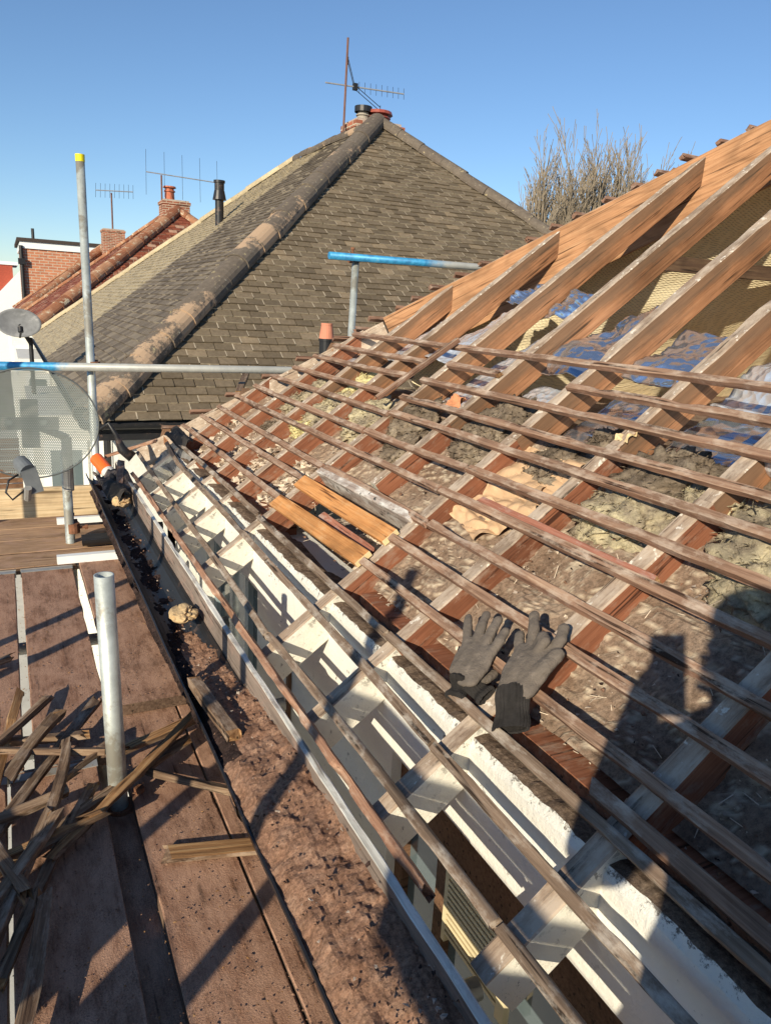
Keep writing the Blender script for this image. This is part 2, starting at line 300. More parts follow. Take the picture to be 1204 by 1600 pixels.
def brick(name,a,b2,mo,sc=1,world_axes=(0,2)):
    m,nt,b=mat(name); tc=N(nt,'ShaderNodeTexCoord'); sp=N(nt,'ShaderNodeSeparateXYZ'); cb=N(nt,'ShaderNodeCombineXYZ'); nt.links.new(tc.outputs['Object'],sp.inputs[0])
    ad=N(nt,'ShaderNodeMath',operation='ADD'); nt.links.new(sp.outputs[0],ad.inputs[0]); nt.links.new(sp.outputs[1],ad.inputs[1]); nt.links.new(ad.outputs[0],cb.inputs[0]); nt.links.new(sp.outputs[2],cb.inputs[1])
    br=N(nt,'ShaderNodeTexBrick'); br.inputs['Scale'].default_value=1; br.inputs['Brick Width'].default_value=.225*sc; br.inputs['Row Height'].default_value=.075*sc; br.inputs['Mortar Size'].default_value=.010*sc
    br.inputs['Color1'].default_value=(*a,1); br.inputs['Color2'].default_value=(*b2,1); br.inputs['Mortar'].default_value=(*mo,1); nt.links.new(cb.outputs[0],br.inputs['Vector'])
    c=mix(nt,1.0,br.outputs[0],ramp(nt,noi(nt,tc.outputs['Object'],3,6,.7),[(.3,bw(.75)),(.7,bw(1.2))]),'MULTIPLY'); nt.links.new(c,b.inputs['Base Color']); b.inputs['Roughness'].default_value=.9
    bump(nt,b,br.outputs['Fac'],-.4,.01); return m
m_brick=brick('orange red brick',(.36,.12,.06),(.27,.085,.045),(.30,.22,.16)); m_brickd=brick('chimney brick',(.40,.13,.07),(.20,.07,.04),(.45,.38,.28))

# ------------------------------------------------------------------ ground, far ground
def mk_ground():
    m,nt,b=mat('ground'); v=coords(nt,rand=False); c=ramp(nt,noi(nt,v,.6,8,.7),[(.35,(.10,.10,.095)),(.5,(.16,.15,.14)),(.65,(.09,.12,.05))]); nt.links.new(c,b.inputs['Base Color']); b.inputs['Roughness'].default_value=.95; return m
g=MB(); g.add([(-400,-400,0),(500,-400,0),(500,500,0),(-400,500,0)],[(0,1,2,3)]); o=g.build('ground',[mk_ground()]); o['kind']='structure'
g=MB(); g.box((-3.5,-12,-.1),(.835,40,.02)); o=g.build('path',[plain('pale concrete paving',(.45,.43,.39),.9,var=.15,scale=2)]); o['kind']='structure'
g=MB(); g.box((-9,-60,-.1),(-4,200,.004)); o=g.build('road',[plain('asphalt',(.05,.05,.05),.9)]); o['kind']='structure'

# ------------------------------------------------------------------ tiled roofs
def tiles_on(mb,O,u,v,n,poly,tw,gauge,th=.014,jit=.003,umin=0,vmin=0,umax=10,vmax=8,seed=1,extra=None,jf=.5,jw=.004):
    r=random.Random(seed); row=0; vv=vmin
    def inside(a,b):
        c=False; j=len(poly)-1
        for i in range(len(poly)):
            (xi,yi),(xj,yj)=poly[i],poly[j]
            if (yi>b)!=(yj>b) and a<(xj-xi)*(b-yi)/(yj-yi)+xi: c=not c
            j=i
        return c
    while vv<vmax:
        uu=umin-(tw/2 if row%2 else 0); 
        while uu<umax:
            if inside(uu+tw/2,vv+gauge/2):
                ja,jb=r.uniform(-jit,jit),r.uniform(-jit,jit); g=.0035+r.random()*.003; l=r.uniform(0,.005)
                z1=.026+l; p=lambda a,b,z:O+u*a+v*b+n*z; sk=r.uniform(-.003,.003)
                b0=vv+ja-.003; b1=vv+gauge+.012
                vs=[p(uu+g,b0+sk,z1-th),p(uu+tw-g,b0-sk,z1-th),p(uu+tw-g,b1,.0),p(uu+g,b1,.0),p(uu+g,b0+sk,z1+jb*.3),p(uu+tw-g,b0-sk,z1),p(uu+tw-g,b1,th*.8),p(uu+g,b1,th*.8)]
                tn=r.random(); mb.add(vs,[(4,5,6,7),(1,2,6,5),(3,0,4,7)],0,tn); mb.add([vs[i] for i in (0,1,5,4)],[(0,1,2,3)],1 if r.random()<jf*.9 else 0,tn)
                if r.random()<jf:
                    q0,q1=uu+tw-.0035-jw*r.random(),uu+tw+.0035; vs=[p(q0,b0+.004,z1+.001),p(q1,b0+.004,z1+.001),p(q1,b1-.01,th*.8+.003),p(q0,b1-.01,th*.8+.003)]
                    mb.add(vs,[(0,1,2,3)],1,.5)
            uu+=tw
        vv+=gauge; row+=1
def halfround(mb,p0,p1,r,up,m=0,seglen=.40,r2=None,seed=3):
    p0=Vector(p0);p1=Vector(p1); L=(p1-p0).length; n=max(1,int(L/seglen)); x=(p1-p0).normalized(); z=Vector(up); z=(z-x*z.dot(x)).normalized(); y=z.cross(x); rr=random.Random(seed)
    for i in range(n):
        a=p0+x*(i*L/n-.012); b=p0+x*((i+1)*L/n+.012); ra=r*(1.02+rr.uniform(-.02,.02)); rb=r*.97; K=12; off=z*rr.uniform(-.008,.008)+y*rr.uniform(-.01,.01); tn=rr.random()
        ring=lambda c,q,dz:[c+off+y*(q*math.cos(t))+z*(q*math.sin(t)*.85-dz) for t in [math.pi*(-.12+1.24*k/K) for k in range(K+1)]]
        A=ring(a,ra,.0);B=ring(b,rb,.0);A2=ring(a,ra-.016,0)
        vs=A+B+A2; k1=K+1
        fs=[(j,j+1,k1+j+1,k1+j) for j in range(K)]+[(2*k1+j,2*k1+j+1,j+1,j) for j in range(K)]
        mb.add(vs,[f[::-1] for f in fs],m,tn)
PN=math.atan(.795)
def peach(nt,v,c):
    n1=noi(nt,v,1.1,3,.5); n2=noi(nt,v,14,7,.8); a=N(nt,'ShaderNodeMath',operation='MULTIPLY_ADD'); a.inputs[1].default_value=.35; nt.links.new(n2,a.inputs[0]); nt.links.new(n1,a.inputs[2])
    f=ramp(nt,a.outputs[0],[(.735,bw(0)),(.77,bw(1))]); c=mix(nt,f,c,(.42,.29,.19)); s=ramp(nt,noi(nt,v,26,6,.8),[(.62,bw(0)),(.67,bw(1))]); return mix(nt,s,c,(.46,.43,.36))
m_tile=attrmat('brown plain tiles',[(0,(.120,.092,.062)),(.5,(.152,.117,.078)),(.9,(.185,.142,.096)),(1,(.25,.19,.125))],noise_scale=26,dirt=(.50,.42,.27),dirtpos=.66,dscale=6)
def mossy(nt,v,c):
    # lichen covers the far half of the roof (beyond the party line), thinning into the near half
    sp=N(nt,'ShaderNodeSeparateXYZ'); nt.links.new(v,sp.inputs[0]); mr=N(nt,'ShaderNodeMapRange'); mr.inputs['From Min'].default_value=13.38; mr.inputs['From Max'].default_value=13.48; nt.links.new(sp.outputs[1],mr.inputs[0])
    n=ramp(nt,noi(nt,v,9,8,.85),[(.40,bw(0)),(.56,bw(1))]); f=mix(nt,1.0,mr.outputs[0],n,'MULTIPLY'); return mix(nt,f,c,(.46,.38,.25))
m_tile2=attrmat('brown street side tiles',[(0,(.10,.08,.062)),(.5,(.155,.125,.095)),(1,(.22,.18,.135))],noise_scale=26,dirt=(.45,.38,.26),dirtpos=.68,dscale=5,extra=mossy)
m_bed=plain('pale bedding',(.42,.35,.26),.95,var=.3,scale=20)
m_hiptile=attrmat('brown half round tiles',[(0,(.125,.10,.08)),(1,(.15,.122,.096))],noise_scale=18,extra=peach,dirt=(.50,.41,.22),dirtpos=.60,dscale=9)
m_redtile=attrmat('red clay tiles',[(0,(.11,.035,.022)),(.5,(.20,.055,.032)),(.8,(.27,.085,.045)),(1,(.42,.26,.18))],noise_scale=9,dirt=(.50,.36,.27),dirtpos=.68,dscale=3)
m_redhip=attrmat('lichened red hip tiles',[(0,(.20,.075,.04)),(.5,(.30,.13,.07)),(1,(.36,.19,.11))],noise_scale=7,dirt=(.50,.42,.30),dirtpos=.55,dscale=5)
def semi_house(name,label,y0,W,Dp,mats,tw,gauge,left=True,right=False,hr=.13,wallmat=m_white,bay=True,detail=True,grp=None):
    """hipped pair of houses: near eaves at y0, street eaves at x=.6; W across, Dp deep"""
    e=-1.03; k=.795; h=W/2*k; x0=.6; x1=x0+W; xc=x0+W/2; root=thing(name,label,'house',Vector((xc,y0+Dp/2,0)),grp)
    sl=math.sqrt(1+k*k); A=V(x0,y0,e); mt,ms,mh=mats
    # underlay shell (roof deck)
    b=MB(); ap=V(xc,y0+W/2,e+h); ap2=V(xc,y0+Dp-W/2,e+h); c=[V(x0,y0,e),V(x1,y0,e),V(x1,y0+Dp,e),V(x0,y0+Dp,e)]; dz=Vector((0,0,-.004))
    b.add([p+dz for p in (*c,ap,ap2)],[(0,1,4),(1,2,5,4),(2,3,5),(3,0,4,5)],0); rf=b.build('roof',[m_bed],root)
    n1=Vector((0,-k,1)).normalized(); v1=Vector((0,1,k)).normalized(); u1=Vector((1,0,0))
    t=MB(); tiles_on(t,A,u1,v1,n1,[(0,0),(W,0),(W/2,W/2*sl)],tw,gauge,umax=W,vmax=W/2*sl,seed=11,vmin=-.03); t.build('roof_tiles',[mt,m_bed],rf,attr=True)
    n2=Vector((-k,0,1)).normalized(); v2=Vector((1,0,k)).normalized(); u2=Vector((0,1,0))
    if left: 
        t=MB(); tiles_on(t,A,u2,v2,-(u2.cross(v2)).normalized() if u2.cross(v2).z<0 else u2.cross(v2).normalized(),[(0,0),(Dp,0),(Dp-W/2,W/2*sl),(W/2,W/2*sl)],tw,gauge,umax=Dp,vmax=W/2*sl,seed=12,vmin=-.03,jf=.14); 
        t.f=[f[::-1] for f in t.f]; t.build('roof_tiles',[ms,m_bed],rf,attr=True)
    t=MB(); halfround(t,V(x0-.02,y0-.02,e+.02),ap+Vector((0,0,.03)),hr,(0,0,1)); t.build('hip_tiles',[mh],root,smooth=False,attr=True)
    t=MB(); halfround(t,V(x1,y0,e+.02),ap+Vector((0,0,.03)),hr*.8,(0,0,1),seed=5); t.build('hip_tiles',[mh],root,attr=True)
    t=MB(); halfround(t,V(x0,y0+Dp,e+.02),ap2+Vector((0,0,.03)),hr*.6,(0,0,1),seed=6); t.build('hip_tiles',[m_hiptile2 if detail else mh],root,attr=True)
    t=MB(); halfround(t,ap,ap2,hr*.8,(0,0,1),seed=7); t.build('ridge_tiles',[mh],root,attr=True)
    b=MB(); b.box((x0+.24,y0+.25,-CZ+CZ),(x1-.24,y0+Dp-.25,CZ+e-.03)); b.build('wall',[wallmat],root)
    # gutters and fascia
    b=MB(); b.box((x0+.02,y0+.02,CZ+e-.19),(x1-.02,y0+.05,CZ+e-.01)); b.box((x0+.02,y0+.0502,CZ+e-.19),(x0+.05,y0+Dp-.02,CZ+e-.01)); b.box((x0+.051,y0+.051,CZ+e-.192),(x0+.238,y0+Dp-.3,CZ+e-.17)); b.box((x0+.24,y0+.051,CZ+e-.192),(x1-.3,y0+.248,CZ+e-.17)); b.build('fascia',[m_blackpl if detail else m_upvc],root)
    b=MB()
    def gut(p0,p1,out):
        p0=Vector(p0);p1=Vector(p1);K=8;r=.056
        ring=lambda c,q:[c+Vector(out)*(q*math.cos(a))+Vector((0,0,1))*(-q*math.sin(a)) for a in [math.pi*i/K for i in range(K+1)]]
        A=ring(p0,r);B=ring(p1,r);A2=ring(p0,r-.006);B2=ring(p1,r-.006);k1=K+1
        b.add(A+B+A2+B2,[(j,j+1,k1+j+1,k1+j) for j in range(K)]+[(2*k1+j+1,2*k1+j,3*k1+j,3*k1+j+1) for j in range(K)]+[(0,k1,3*k1,2*k1),(K,2*k1+K,3*k1+K,k1+K)])
    gut(V(x0-.06,y0-.04,e-.03),V(x1,y0-.04,e-.03),(0,-1,0)); gut(V(x0-.04,y0-.04,e-.03),V(x0-.04,y0+Dp,e-.03),(-1,0,0)); 
    for q in (1.55,3.6,5.6,7.6): b.tube(V(x0+q-.02,y0-.04,e-.035),V(x0+q+.02,y0-.04,e-.035),.061,12)
    b.build('gutter',[m_blackpl],root)
    # openings in the street wall and bay windows
    for yc in (y0+3.0,y0+Dp-3.0):
        bx=MB(); x_=x0-.42; bx.box((x_,yc-1.35,0),(x0+.2385,yc+1.35,CZ+e-.20)); w_=bx.build('bay',[wallmat],root)
        for lvl in (-2.9,-5.3):
            fr=MB(); pn=MB()
            for i in range(3):
                ya=yc-1.2+i*.8; fr.box((x_-.03,ya,CZ+lvl),(x_+.01,ya+.8,CZ+lvl+.06)); fr.box((x_-.031,ya,CZ+lvl+1.3),(x_+.01,ya+.8,CZ+lvl+1.36)); fr.box((x_-.035,ya-.03,CZ+lvl),(x_+.01,ya+.03,CZ+lvl+1.36))
                pn.box((x_-.006,ya+.03,CZ+lvl+.06),(x_+.004,ya+.77,CZ+lvl+1.3))
            fo=fr.build('window',[m_upvc],root); pn.build('pane',[m_glass],fo)
        # window in the cheek of the bay
        fr=MB(); fr.box((x_+.1,yc-1.375,CZ-2.9),(x0+.1,yc-1.345,CZ-1.5)); fo=fr.build('window',[m_upvc],root); pn=MB(); pn.box((x_+.16,yc-1.381,CZ-2.8),(x0+.04,yc-1.3755,CZ-1.6)); pn.build('pane',[m_glass],fo)
    for yd in (y0+.6,y0+6.2):
        b=MB(); b.tube(V(x0+.19,yd,-5.9),V(x0+.19,yd,e-.25),.034,10); b.tube(V(x0+.19,yd,e-.25),V(x0-.03,yd,e-.07),.034,10); b.build('downpipe',[m_blackpl],root)
    return root
m_hiptile2=attrmat('mossy gold edge tiles',[(0,(.38,.31,.20)),(1,(.50,.41,.27))],noise_scale=18,dirt=(.16,.13,.09),dirtpos=.62,dscale=6)
nb=semi_house('brown_tiled_house','white rendered house with big brown plain tiled hipped roof right behind the stripped roof',6.78,9.54,13.2,(m_tile,m_tile2,m_hiptile),.19,.102,hr=.150)
# chimney of the neighbour
def chimney(root,x,y,w,d,z0,z1,m,pots=(),cap=True):
    b=MB(); b.box((x-w/2,y-d/2,CZ+z0),(x+w/2,y+d/2,CZ+z1-.10)); b.box((x-w/2-.03,y-d/2-.03,CZ+z1-.10),(x+w/2+.03,y+d/2+.03,CZ+z1)); 
    ch=b.build('chimney',[m],root)
    b=MB(); b.box((x-w/2+.02,y-d/2+.02,CZ+z1),(x+w/2-.02,y+d/2-.02,CZ+z1+.05)); b.build('flaunching',[m_mortar],ch)
    for px,r,h,mm in pots:
        b=MB(); b.tube(V(px,y,z1),V(px,y,z1+h),r,16,r1=r*.86); b.tube(V(px,y,z1+h*.72),V(px,y,z1+h*.80),r*1.12,16); b.tube(V(px,y,z1+h),V(px,y,z1+h+.05),r*1.3,16,r1=r*1.2); b.build('chimney_pot',[mm],ch)
    return ch
m_potr=plain('glazed dark red pot',(.30,.07,.045),.35,var=.2,spec=.6); m_pot=plain('terracotta',(.42,.13,.07),.7,var=.25); m_potg=plain('grey pot',(.32,.28,.23),.8); 
chimney(nb,5.93,12.95,.86,.6,1.6,3.04,m_brickd,((5.74,.11,.20,m_potg),(6.03,.19,.20,m_potr)))
b=MB(); b.tube(V(5.74,12.95,3.24),V(5.74,12.95,3.33),.15,16); b.build('cowl',[m_blackpl],nb)
# black flue through the street slope
b=MB(); b.tube(V(3.55,14.1,1.2),V(3.55,14.1,1.85),.075,16); b.tube(V(3.55,14.1,1.72),V(3.55,14.1,1.87),.12,16,r1=.09); b.tube(V(3.55,14.1,1.87),V(3.55,14.1,2.02),.085,16); b.tube(V(3.55,14.1,2.0),V(3.55,14.1,2.04),.10,16); b.build('flue',[m_blackpl],nb)
# red houses further along
rh=semi_house('red_tiled_house','red clay tiled house with rounded lichen covered hip tiles, directly past the brown roof',22.0,9.54,13.2,(m_redtile,m_redtile,m_redhip),.26,.14,hr=.20,detail=False,grp='red tiled houses along the street')
chimney(rh,5.55,28.3,.9,.8,1.6,3.2,m_brickd,((5.4,.17,.45,m_pot),))
rh2=semi_house('red_tiled_house','farther red tiled house whose ridge shows just above the nearer red roof',37.2,9.54,13.2,(m_redtile,m_redtile,m_redhip),.5,.2,hr=.22,detail=False,grp='red tiled houses along the street')
chimney(rh2,5.0,40.5,1.0,.9,1.6,3.0,m_brickd,())
# brick block with flat roof
bh=thing('brick_extension_house','orange brick flat roofed block with white fascia behind the red roofs','house',Vector((4.6,57,0)))
b=MB(); b.box((1.25,53,0),(9,62,CZ+2.45)); b.build('wall',[brick('orange brick',(.52,.20,.10),(.42,.15,.08),(.5,.4,.3),sc=2.2)],bh)
b=MB(); b.box((1.15,52.9,CZ+2.45),(9.1,62.1,CZ+2.85)); b.build('fascia',[m_upvc],bh)
b=MB(); b.box((1.0,52.8,CZ+2.85),(9.2,62.2,CZ+3.05)); b.build('roof',[m_dark],bh)
b=MB(); b.tube(V(1.2,52.85,-5),V(1.2,52.85,2.6),.11,8); b.box((1.0,52.7,CZ+1.5),(1.4,52.95,CZ+1.85)); b.tube(V(1.95,54,3.0),V(1.95,54,3.7),.09,8); b.build('downpipe',[m_blackpl],bh)
b=MB(); b.box((3.62,52.9,CZ+.25),(3.95,53.02,CZ+1.35)); b.build('window',[m_upvc],bh); b=MB(); b.box((3.7,52.86,CZ+.3),(4.02,52.899,CZ+1.3)); b.build('pane',[m_dark],bh)
wh=thing('white_gable_house','white gabled house with a red roof at the left edge beyond the brick block','house',Vector((-1,72,0)))
b=MB(); b.add([V(-6,70,-5.95),V(1.5,70,-5.95),V(1.5,70,1.6),V(-.5,70,-.6),V(-6,70,-.6),V(-6,80,-5.95),V(1.5,80,-5.95),V(1.5,80,1.6),V(-.5,80,-.6),V(-6,80,-.6)],[(0,1,2,3,4),(5,9,8,7,6),(0,4,9,5),(1,6,7,2),(2,7,8,3)]); b.build('wall',[m_upvc],wh)
b=MB(); b.box((-3,71,CZ-.6),(.9,79,CZ+1.9)); b.build('roof',[plain('red cladding',(.35,.07,.04),.8)],wh); b=MB(); b.box((-3.1,70.9,CZ+1.9),(1.3,79.1,CZ+2.15)); b.build('fascia',[m_upvc],wh)

# ------------------------------------------------------------------ our house under repair
house=thing('stripped_house','house with its tiled roof stripped to bare rafters and battens over white rendered walls','house',Vector((5.4,-1.5,0)))
XW=.84
# wall with openings: (y0,y1,zbottom,ztop)
def wall_x(x,ya,yb,z0,z1,holes,thick,m,name,parent,dirx=1):
    ys=sorted({ya,yb,*[h[0] for h in holes],*[h[1] for h in holes]}); zs=sorted({z0,z1,*[h[2] for h in holes],*[h[3] for h in holes]})
    vs=[];fs=[];idx={}
    def vid(i,j,k):
        key=(i,j,k)
        if key not in idx: idx[key]=len(vs); vs.append((x+thick*k*dirx,ys[i],zs[j]+CZ))
        return idx[key]
    solid=lambda i,j: 0<=i<len(ys)-1 and 0<=j<len(zs)-1 and not any(h[0]<=(ys[i]+ys[i+1])/2<=h[1] and h[2]<=(zs[j]+zs[j+1])/2<=h[3] for h in holes)
    for i in range(len(ys)-1):
        for j in range(len(zs)-1):
            if not solid(i,j): continue
            fs.append((vid(i,j,0),vid(i,j+1,0),vid(i+1,j+1,0),vid(i+1,j,0))); fs.append((vid(i,j,1),vid(i+1,j,1),vid(i+1,j+1,1),vid(i,j+1,1)))
            if not solid(i-1,j): fs.append((vid(i,j,0),vid(i,j,1),vid(i,j+1,1),vid(i,j+1,0)))
            if not solid(i+1,j): fs.append((vid(i+1,j,0),vid(i+1,j+1,0),vid(i+1,j+1,1),vid(i+1,j,1)))
            if not solid(i,j-1): fs.append((vid(i,j,0),vid(i+1,j,0),vid(i+1,j,1),vid(i,j,1)))
            if not solid(i,j+1): fs.append((vid(i,j+1,0),vid(i,j+1,1),vid(i+1,j+1,1),vid(i+1,j+1,0)))
    return mesh(name,vs,fs,m,parent)
holes=[(.35,1.53,-2.35,-1.12),(2.74,3.62,-2.35,-1.12),(-2.2,-.6,-2.35,-1.12),(.35,1.5,-5,-3.6),(2.74,3.9,-5,-3.6)]
wall_x(XW,-7.5,4.68,-CZ,-.93,holes,.25,[m_white],'wall',house)
b=MB(); b.box((XW,4.43,0),(9.9,4.678,CZ-.93)); b.box((XW,-7.5,0),(9.9,-7.25,CZ-.93)); b.box((9.65,-7.249,0),(9.9,4.429,CZ-.93)); b.build('wall',[m_white],house)
# ragged rendered top of the wall, rising between the rafters
def ragged_top():
    ys=np.arange(-1.5,4.66,.012); vs=[];fs=[]
    for i,y in enumerate(ys):
        t=.058+.03*n3(y*5,1)+.018*n3(y*15,2)+.006*n3(y*50,3); 
        z0=-.9305; th=.13+.03*n3(y*4,7)
        t=.050+.014*n3(y*4,1)+.008*n3(y*14,2)+.004*n3(y*45,3)
        vs+=[(XW,y,z0+CZ),(XW+.001,y,z0+.6*t+CZ),(XW+.010+.004*n3(y*30,5),y,z0+t+CZ),(XW+.035+.012*n3(y*11,5),y,z0+t*1.05+.006*n3(y*30,9)+CZ),(XW+th,y,z0+t*.7+.012*n3(y*23,8)+CZ),(XW+th+.03,y,z0+CZ)]
    for i in range(len(ys)-1):
        for j in range(5): fs.append((i*6+j,i*6+j+1,(i+1)*6+j+1,(i+1)*6+j))
    mi=[0 if k%5<2 else 1 for k in range(len(fs))]
    return mesh('wall_top',vs,fs,[m_mouldw,mk_dust('brown mortar rubble',(.07,.05,.038),(.20,.14,.10),(.34,.26,.19))],house,mi=mi)
ragged_top()
# windows
def window(y0,y1,z0,z1,x,bars,m=m_brown,top=None,depth=.05,fw=.045):
    f=MB(); f.box((x,y0,CZ+z0),(x+depth,y1,CZ+z0+fw)); f.box((x,y0,CZ+z1-(top or fw)),(x+depth,y1,CZ+z1)); f.box((x-.001,y0,CZ+z0+fw),(x+depth,y0+fw,CZ+z1-(top or fw))); f.box((x-.001,y1-fw,CZ+z0+fw),(x+depth,y1,CZ+z1-(top or fw)))
    for yb in bars: f.box((x-.004,yb-fw/2,CZ+z0+fw),(x+depth,yb+fw/2,CZ+z1-(top or fw)))
    w_=f.build('window',[m],house); p=MB(); p.box((x+.02,y0+fw,CZ+z0+fw),(x+.026,y1-fw,CZ+z1-(top or fw))); p.build('pane',[m_glass],w_); return w_
window(.35,1.53,-2.35,-1.12,XW+.03,(1.29,),top=.13)
window(2.74,3.62,-2.35,-1.12,XW+.04,(3.02,),m=plain('grey blue window frame',(.30,.36,.38),.4,var=.1),fw=.05)
window(-2.2,-.6,-2.35,-1.12,XW+.03,(-1.4,)); window(.35,1.5,-5,-3.6,XW+.03,(.9,)); window(2.74,3.9,-5,-3.6,XW+.03,(3.3,))
b=MB(); 
for i in range(11): b.box((XW+.012,1.02,CZ-1.285-.016*i),(XW+.028,1.235,CZ-1.276-.016*i))
b.box((XW+.012,.99,CZ-1.47),(XW+.028,1.0195,CZ-1.25)); b.box((XW+.012,1.2355,CZ-1.47),(XW+.028,1.25,CZ-1.25)); b.build('window_blind',[plain('cream slats',(.66,.55,.34),.6,var=.1,bmp=0)],house)  # slats of the window blind, set just outside the pane
timber('wall_batten',(XW-.012,2.33,CZ-2.6),(XW-.012,2.33,CZ-1.2),(-1,0,0),.03,.011,[m_brown,m_brown],house)

# rafters
RY=[4.46,4.05,3.68,3.30,2.85,2.45,2.04,1.64,1.236,.82,.41,0,-.41,-.82,-1.23,-1.64,-2.05]
HIPA,HIPK=5.10,.80
def hip_y(s): return HIPA-HIPK*s
S_RIDGE=5.85; TR=-.020   # rafter tops sit one batten thickness below
for y in RY:
    yc=y-.027; s1=min(S_RIDGE,(HIPA-yc)/HIPK+.012); mt_=(1/HIPK,.76) if s1<S_RIDGE else None; rw=.052+random.uniform(-.003,.003); tw_=random.uniform(-.006,.006)
    s0=-.135
    if abs(y-2.45)<.01: s0=.56
    sm=1.0+random.uniform(-.15,.1)
    if s1>1.5 and s0<1:   # lower reddened piece and clean upper piece share one member: split sides by length
        timber('rafter',RP(s0,yc,TR),RP(sm,yc+tw_,TR),nR,rw,.105,[m_rtop,m_rside,m_wraf],house,rough=.002,chip=.006,split=(.30,2) if s0<0 else None)
        timber('rafter',RP(sm+.0005,yc+tw_,TR),RP(s1,yc,TR),nR,rw-.004,.106,[m_rtop,m_rup],house,rough=.002,chip=.008,mitre=mt_)
    elif s0>0: timber('rafter',RP(s0,yc,TR),RP(s1,yc,TR),nR,rw,.115,[m_rtop,m_rup],house,rough=.002,chip=.006)
    else: timber('rafter',RP(s0,yc,TR),RP(s1,yc,TR),nR,rw,.105,[m_rtop,m_rside,m_wraf],house,rough=.002,chip=.006,split=(.30,2),mitre=mt_)
# hip board
ph0=RP(.02,hip_y(.02)+.022,TR+.010); ph1=RP(S_RIDGE,hip_y(S_RIDGE)+.022,TR+.010)
phm=RP(1.5,hip_y(1.5)+.022,TR+.006)
timber('hip_board',ph0-Vector((0,0,.040)),phm-Vector((0,0,.020)),(0,0,1),.030,.18,[m_rtop,m_rtop],house,rough=.002,chip=.004)
timber('hip_board',phm+(ph1-phm)*.0005,ph1,(0,0,1),.036,.27,[m_bat,m_hip],house,rough=.002,chip=.004)
b=MB(); b.box((RP(S_RIDGE,0,TR).x-.016,-7.5,RP(S_RIDGE,0,TR).z-.2),(RP(S_RIDGE,0,TR).x+.016,hip_y(S_RIDGE),RP(S_RIDGE,0,TR).z)); b.build('ridge_board',[m_hip],house)
# jack rafters and battens of the hip end
RX=[.9+.41*i for i in range(14)]
for x in RX[:11]:
    s_=(x-(D-TR)*sP)/cP; yh=hip_y(s_); p=RP(s_,yh+.05,TR)
    if x>4.9: continue
    q=V(x,5.12,p.z-CZ-(5.12-yh-.05)*.79); 
    timber('rafter',p,q,(0,.62,.78),.05,.10,[m_rtop,m_rup],house,rough=.002)
# battens of the main slope, their far ends found from the hip: (s, y_far, y_near)
BT=[(1.330,4.016,-2.3,1.334),(1.218,4.089,2.957,1.212),(1.209,2.006,-2.3,1.212),(1.109,4.166,2.966,1.106),(1.100,2.861,-2.3,1.094),(.983,4.238,3.006,.980),(.980,2.858,-2.3,.984),
(.871,4.334,2.80,.872),(.886,2.796,-2.3,.868),(.767,4.446,2.82,.753),(.757,2.815,2.035,.762),(.764,2.03,-2.3,.778),(.650,4.53,2.04,.648),(.648,2.035,-2.3,.640),(.532,4.588,2.80,.516),(.523,2.795,1.935,.519),(.524,1.93,-2.3,.520),
(.424,4.662,2.82,.428),(.417,2.036,-2.3,.431),(.304,4.745,2.80,.300),(.300,2.03,-2.3,.300),(.197,4.63,2.84,.190),(.187,2.835,1.64,.178),(.178,1.636,-2.3,.188),
(.150,4.64,4.10,.108),(.108,4.095,2.46,.088),(.087,2.455,1.23,.068),(.066,1.225,-2.3,.020),(-.02,4.90,3.70,-.040),(-.041,3.695,2.05,-.072),(-.068,2.045,.82,-.062),(-.060,.815,-2.3,-.045)]
for s0,ya,yb,s1 in BT:
    low=s0<.25; t=random.uniform(-.002,.002)
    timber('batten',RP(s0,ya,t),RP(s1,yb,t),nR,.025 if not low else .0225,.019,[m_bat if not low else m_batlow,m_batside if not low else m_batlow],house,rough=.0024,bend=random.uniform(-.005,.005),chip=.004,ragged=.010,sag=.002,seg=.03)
# cut batten ends of the hip end, beyond the hip
for i in range(34):
    s_=.22+.105*i+random.uniform(-.01,.01); yh=hip_y(s_)+.055; p=RP(s_,yh,.012)
    if s_>3.9: break
    x0=p.x-random.uniform(.0,.05)
    if 1.35<s_<3.8 or i%2==0: timber('batten',(x0,yh,p.z-.012+random.uniform(-.004,.008)),(min(9.0,x0+(.22 if s_<1.5 else .5)),yh,p.z-.012),(0,.62,.78),.030,.020,[m_bat,m_batside],house,rough=.003,ragged=.02)
# new planks, short old batten, trimmer
timber('replacement_plank',RP(.409,2.83,.004),RP(.415,2.012,.004),nR,.062,.02,[m_new,m_new,m_newend],house,rough=.0006)
timber('replacement_plank',RP(.283,2.835,.004),RP(.305,2.02,.004),nR,.062,.02,[m_new,m_new,m_newend],house,rough=.0006)
timber('batten',RP(.358,2.56,-.045),RP(.349,2.06,-.03),nR,.03,.022,[m_redbat,m_redbat],house,rough=.003,ragged=.02)
pa,pb=RP(.495,2.80,-.002),RP(.512,2.02,-.002)
timber('trimmer_board',pa,pb,nR,.03,.135,[m_mould,m_mould],house,rough=.002,chip=.006)
timber('batten',RP(.222,.89,.001),RP(.214,-.2,.001),nR,.028,.020,[m_bat,m_batside],house,rough=.003,ragged=.05,chip=.006)
